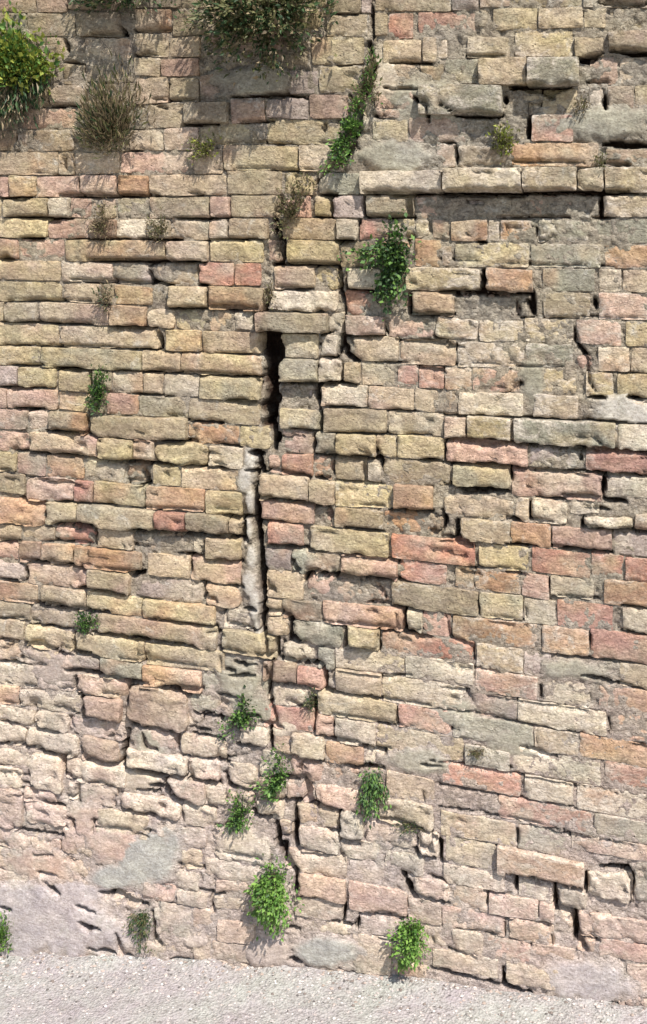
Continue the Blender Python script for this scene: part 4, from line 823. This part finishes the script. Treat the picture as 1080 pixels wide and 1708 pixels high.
plant('hanging_plant', 'plant', 'dark drooping dry stems below the yellow-green bush at the left edge', (15, 130), [(20, 165, 36, 46, 1), (60, 150, 26, 26, .6)], 'hang', [('dry', .4), ('dark', .6)], 1302, .0132, .5, .25, 18, group=G)
plant('grass_tuft', 'grass tuft', 'brown dry grass tuft right of the yellow-green bush', (185, 235), [(190, 180, 46, 44, 1), (204, 125, 16, 30, .5), (176, 226, 40, 28, 1.1)], 'grass', [('dry', .55), ('olive', .33), ('dark', .12)], 2310, .0145, .6, .16, 26, group=G)
plant('small_herb', 'plant', 'small yellow-olive tuft below and right of the brown dry grass tuft', (345, 262), [(344, 248, 26, 24, 1)], 'bush', [('olive', .4), ('dry', .2), ('yellow', .4)], 420, .0066, .6, .45, 8, group=G)
plant('crack_plant', 'plant', 'brown-green trailing plant at the upper end of the crack', (615, 165), [(622, 110, 13, 28, 1), (615, 150, 20, 22, .8), (600, 175, 14, 16, .6)], 'bush', [('dry', .3), ('olive', .3), ('green', .4)], 714, .0066, .5, .4, 10, group=G)
plant('crack_plant', 'plant', 'green moss-like plant filling the slanting crack above the brown sprig', (582, 225), [(590, 212, 16, 28, 1), (572, 262, 20, 20, .9), (555, 285, 10, 8, .5), (602, 180, 8, 16, .5)], 'bush', [('bright', .4), ('green', .4), ('dark', .2)], 1092, .0066, .6, .6, 10, group=G)
plant('dry_sprig', 'plant', 'brown sprig with sparse leaves beside the crack top', (480, 375), [(512, 310, 24, 22, 1), (485, 335, 20, 28, .9), (480, 375, 12, 26, .5)], 'bush', [('dry', .5), ('olive', .5)], 693, .0073, .6, .45, 12, group=G)
plant('ivy', 'ivy', 'dark green L-shaped ivy patch right of the crack', (660, 410), [(664, 395, 26, 34, 1), (640, 428, 50, 20, 1), (590, 428, 24, 14, .5), (656, 480, 26, 38, 1)], 'bush', [('green', .5), ('dark', .5)], 1995, .0079, .45, .7, 16, group=G)
plant('small_herb', 'plant', 'yellow-olive tuft under the red brick near the upper right', (835, 250), [(840, 234, 22, 24, 1)], 'bush', [('yellow', .5), ('olive', .5)], 462, .0073, .6, .45, 8, group=G)
plant('small_herb', 'plant', 'tiny olive tuft near the right edge above the long shadow joint', (1002, 290), [(1002, 278, 13, 20, 1)], 'bush', [('olive', .8), ('dry', .2)], 189, .0059, .5, .4, 6, group=G)
plant('small_herb', 'plant', 'tiny straw-coloured tuft right of the pale brick pair at the upper right', (970, 195), [(970, 180, 14, 24, 1)], 'bush', [('dry', .7), ('olive', .3)], 189, .0059, .5, .35, 6, group=G)
plant('dry_tuft', 'plant', 'rusty brown dry tuft left of the grey dry tuft', (172, 390), [(172, 368, 24, 30, 1)], 'bush', [('dry', .8), ('olive', .2)], 504, .0066, .5, .35, 9, group=G)
plant('dry_tuft', 'plant', 'grey-olive dry tuft right of the rusty brown tuft', (266, 395), [(266, 378, 20, 22, 1)], 'bush', [('olive', .5), ('dry', .5)], 399, .0066, .5, .3, 9, group=G)
plant('dry_tuft', 'plant', 'thin dark dry tuft above the orange brick on the left', (178, 505), [(178, 492, 18, 22, 1)], 'bush', [('dry', .6), ('dark', .4)], 252, .0066, .5, .3, 7, group=G)
plant('fern', 'fern', 'narrow dark green fern in the left of the wall, alone among buff bricks', (165, 675), [(166, 668, 16, 24, 1), (174, 628, 14, 20, .6)], 'bush', [('green', .6), ('dark', .4)], 630, .0066, .7, .55, 9, group=G)
plant('dry_tuft', 'plant', 'small dry tuft at the crack just above the big hole', (450, 505), [(452, 490, 12, 22, 1)], 'bush', [('dry', .6), ('olive', .4)], 189, .0059, .4, .35, 6, group=G)
plant('small_herb', 'plant', 'small dark green tuft on the left between long buff bricks', (150, 1050), [(149, 1035, 17, 18, 1)], 'bush', [('dark', .5), ('green', .5)], 357, .0066, .5, .6, 7, group=G)
plant('crack_plant', 'plant', 'dark green double clump on the grey mortar, highest of the low crack plants', (405, 1195), [(414, 1186, 20, 26, 1), (383, 1216, 18, 20, .9)], 'bush', [('dark', .5), ('green', .5)], 756, .0066, .5, .6, 9, group=G)
plant('crack_plant', 'plant', 'mid green clump right of the crack, between two others', (470, 1300), [(468, 1278, 22, 26, 1), (452, 1306, 20, 26, .9)], 'bush', [('green', .8), ('dark', .2)], 1008, .0066, .5, .6, 10, group=G)
plant('crack_plant', 'plant', 'green clump left of the crack just above the bright bushy one', (400, 1360), [(404, 1350, 22, 34, 1), (378, 1376, 16, 12, .5)], 'bush', [('green', .8), ('dark', .2)], 798, .0066, .5, .6, 9, group=G)
plant('small_herb', 'plant', 'very small dark tuft right of the crack beside the red brick', (522, 1180), [(521, 1170, 11, 20, 1)], 'bush', [('dark', .6), ('olive', .4)], 189, .0059, .4, .5, 5, group=G)
plant('wall_fern', 'fern', 'dark green fern hanging in the joint right of the crack', (622, 1300), [(622, 1322, 24, 40, 1), (620, 1285, 18, 10, .4)], 'hang', [('green', .6), ('dark', .4)], 882, .0079, .6, .45, 12, group=G)
plant('moss_patch', 'moss', 'low dark moss tuft on the step joint right of the hanging fern', (688, 1382), [(680, 1378, 26, 8, 1)], 'bush', [('dark', .6), ('olive', .4)], 252, .0046, .4, .5, 5, group=G)
plant('small_herb', 'plant', 'small straw-coloured tuft in the flush bed joint on the right half', (795, 1255), [(797, 1250, 20, 10, 1)], 'bush', [('olive', .5), ('dry', .5)], 189, .0059, .5, .3, 6, group=G)
plant('green_herb', 'plant', 'bright green bushy plant at the foot of the crack, the largest low plant', (462, 1455), [(460, 1490, 34, 50, 1), (464, 1440, 18, 22, .7), (462, 1535, 22, 22, .5)], 'bush', [('bright', .7), ('green', .3)], 2310, .0082, 1.25, .55, 22, group=G)
plant('green_herb', 'plant', 'bright green plant low in the wall just above the gravel right of the crack', (688, 1550), [(685, 1572, 27, 34, 1), (694, 1536, 18, 14, .6)], 'bush', [('bright', .75), ('green', .25)], 1302, .0082, 1.2, .55, 16, group=G)
plant('dry_fern', 'fern', 'dark olive fern under the curved crack at the lower left', (240, 1520), [(238, 1540, 22, 24, 1), (248, 1572, 18, 18, .4)], 'bush', [('dark', .6), ('olive', .4)], 546, .0079, .5, .3, 10, group=G)
plant('green_herb', 'plant', 'bright green plant cut by the left edge at the ground', (0, 1570), [(2, 1550, 22, 36, 1)], 'grass', [('bright', .7), ('green', .3)], 798, .0092, .6, .4, 12, group=G)
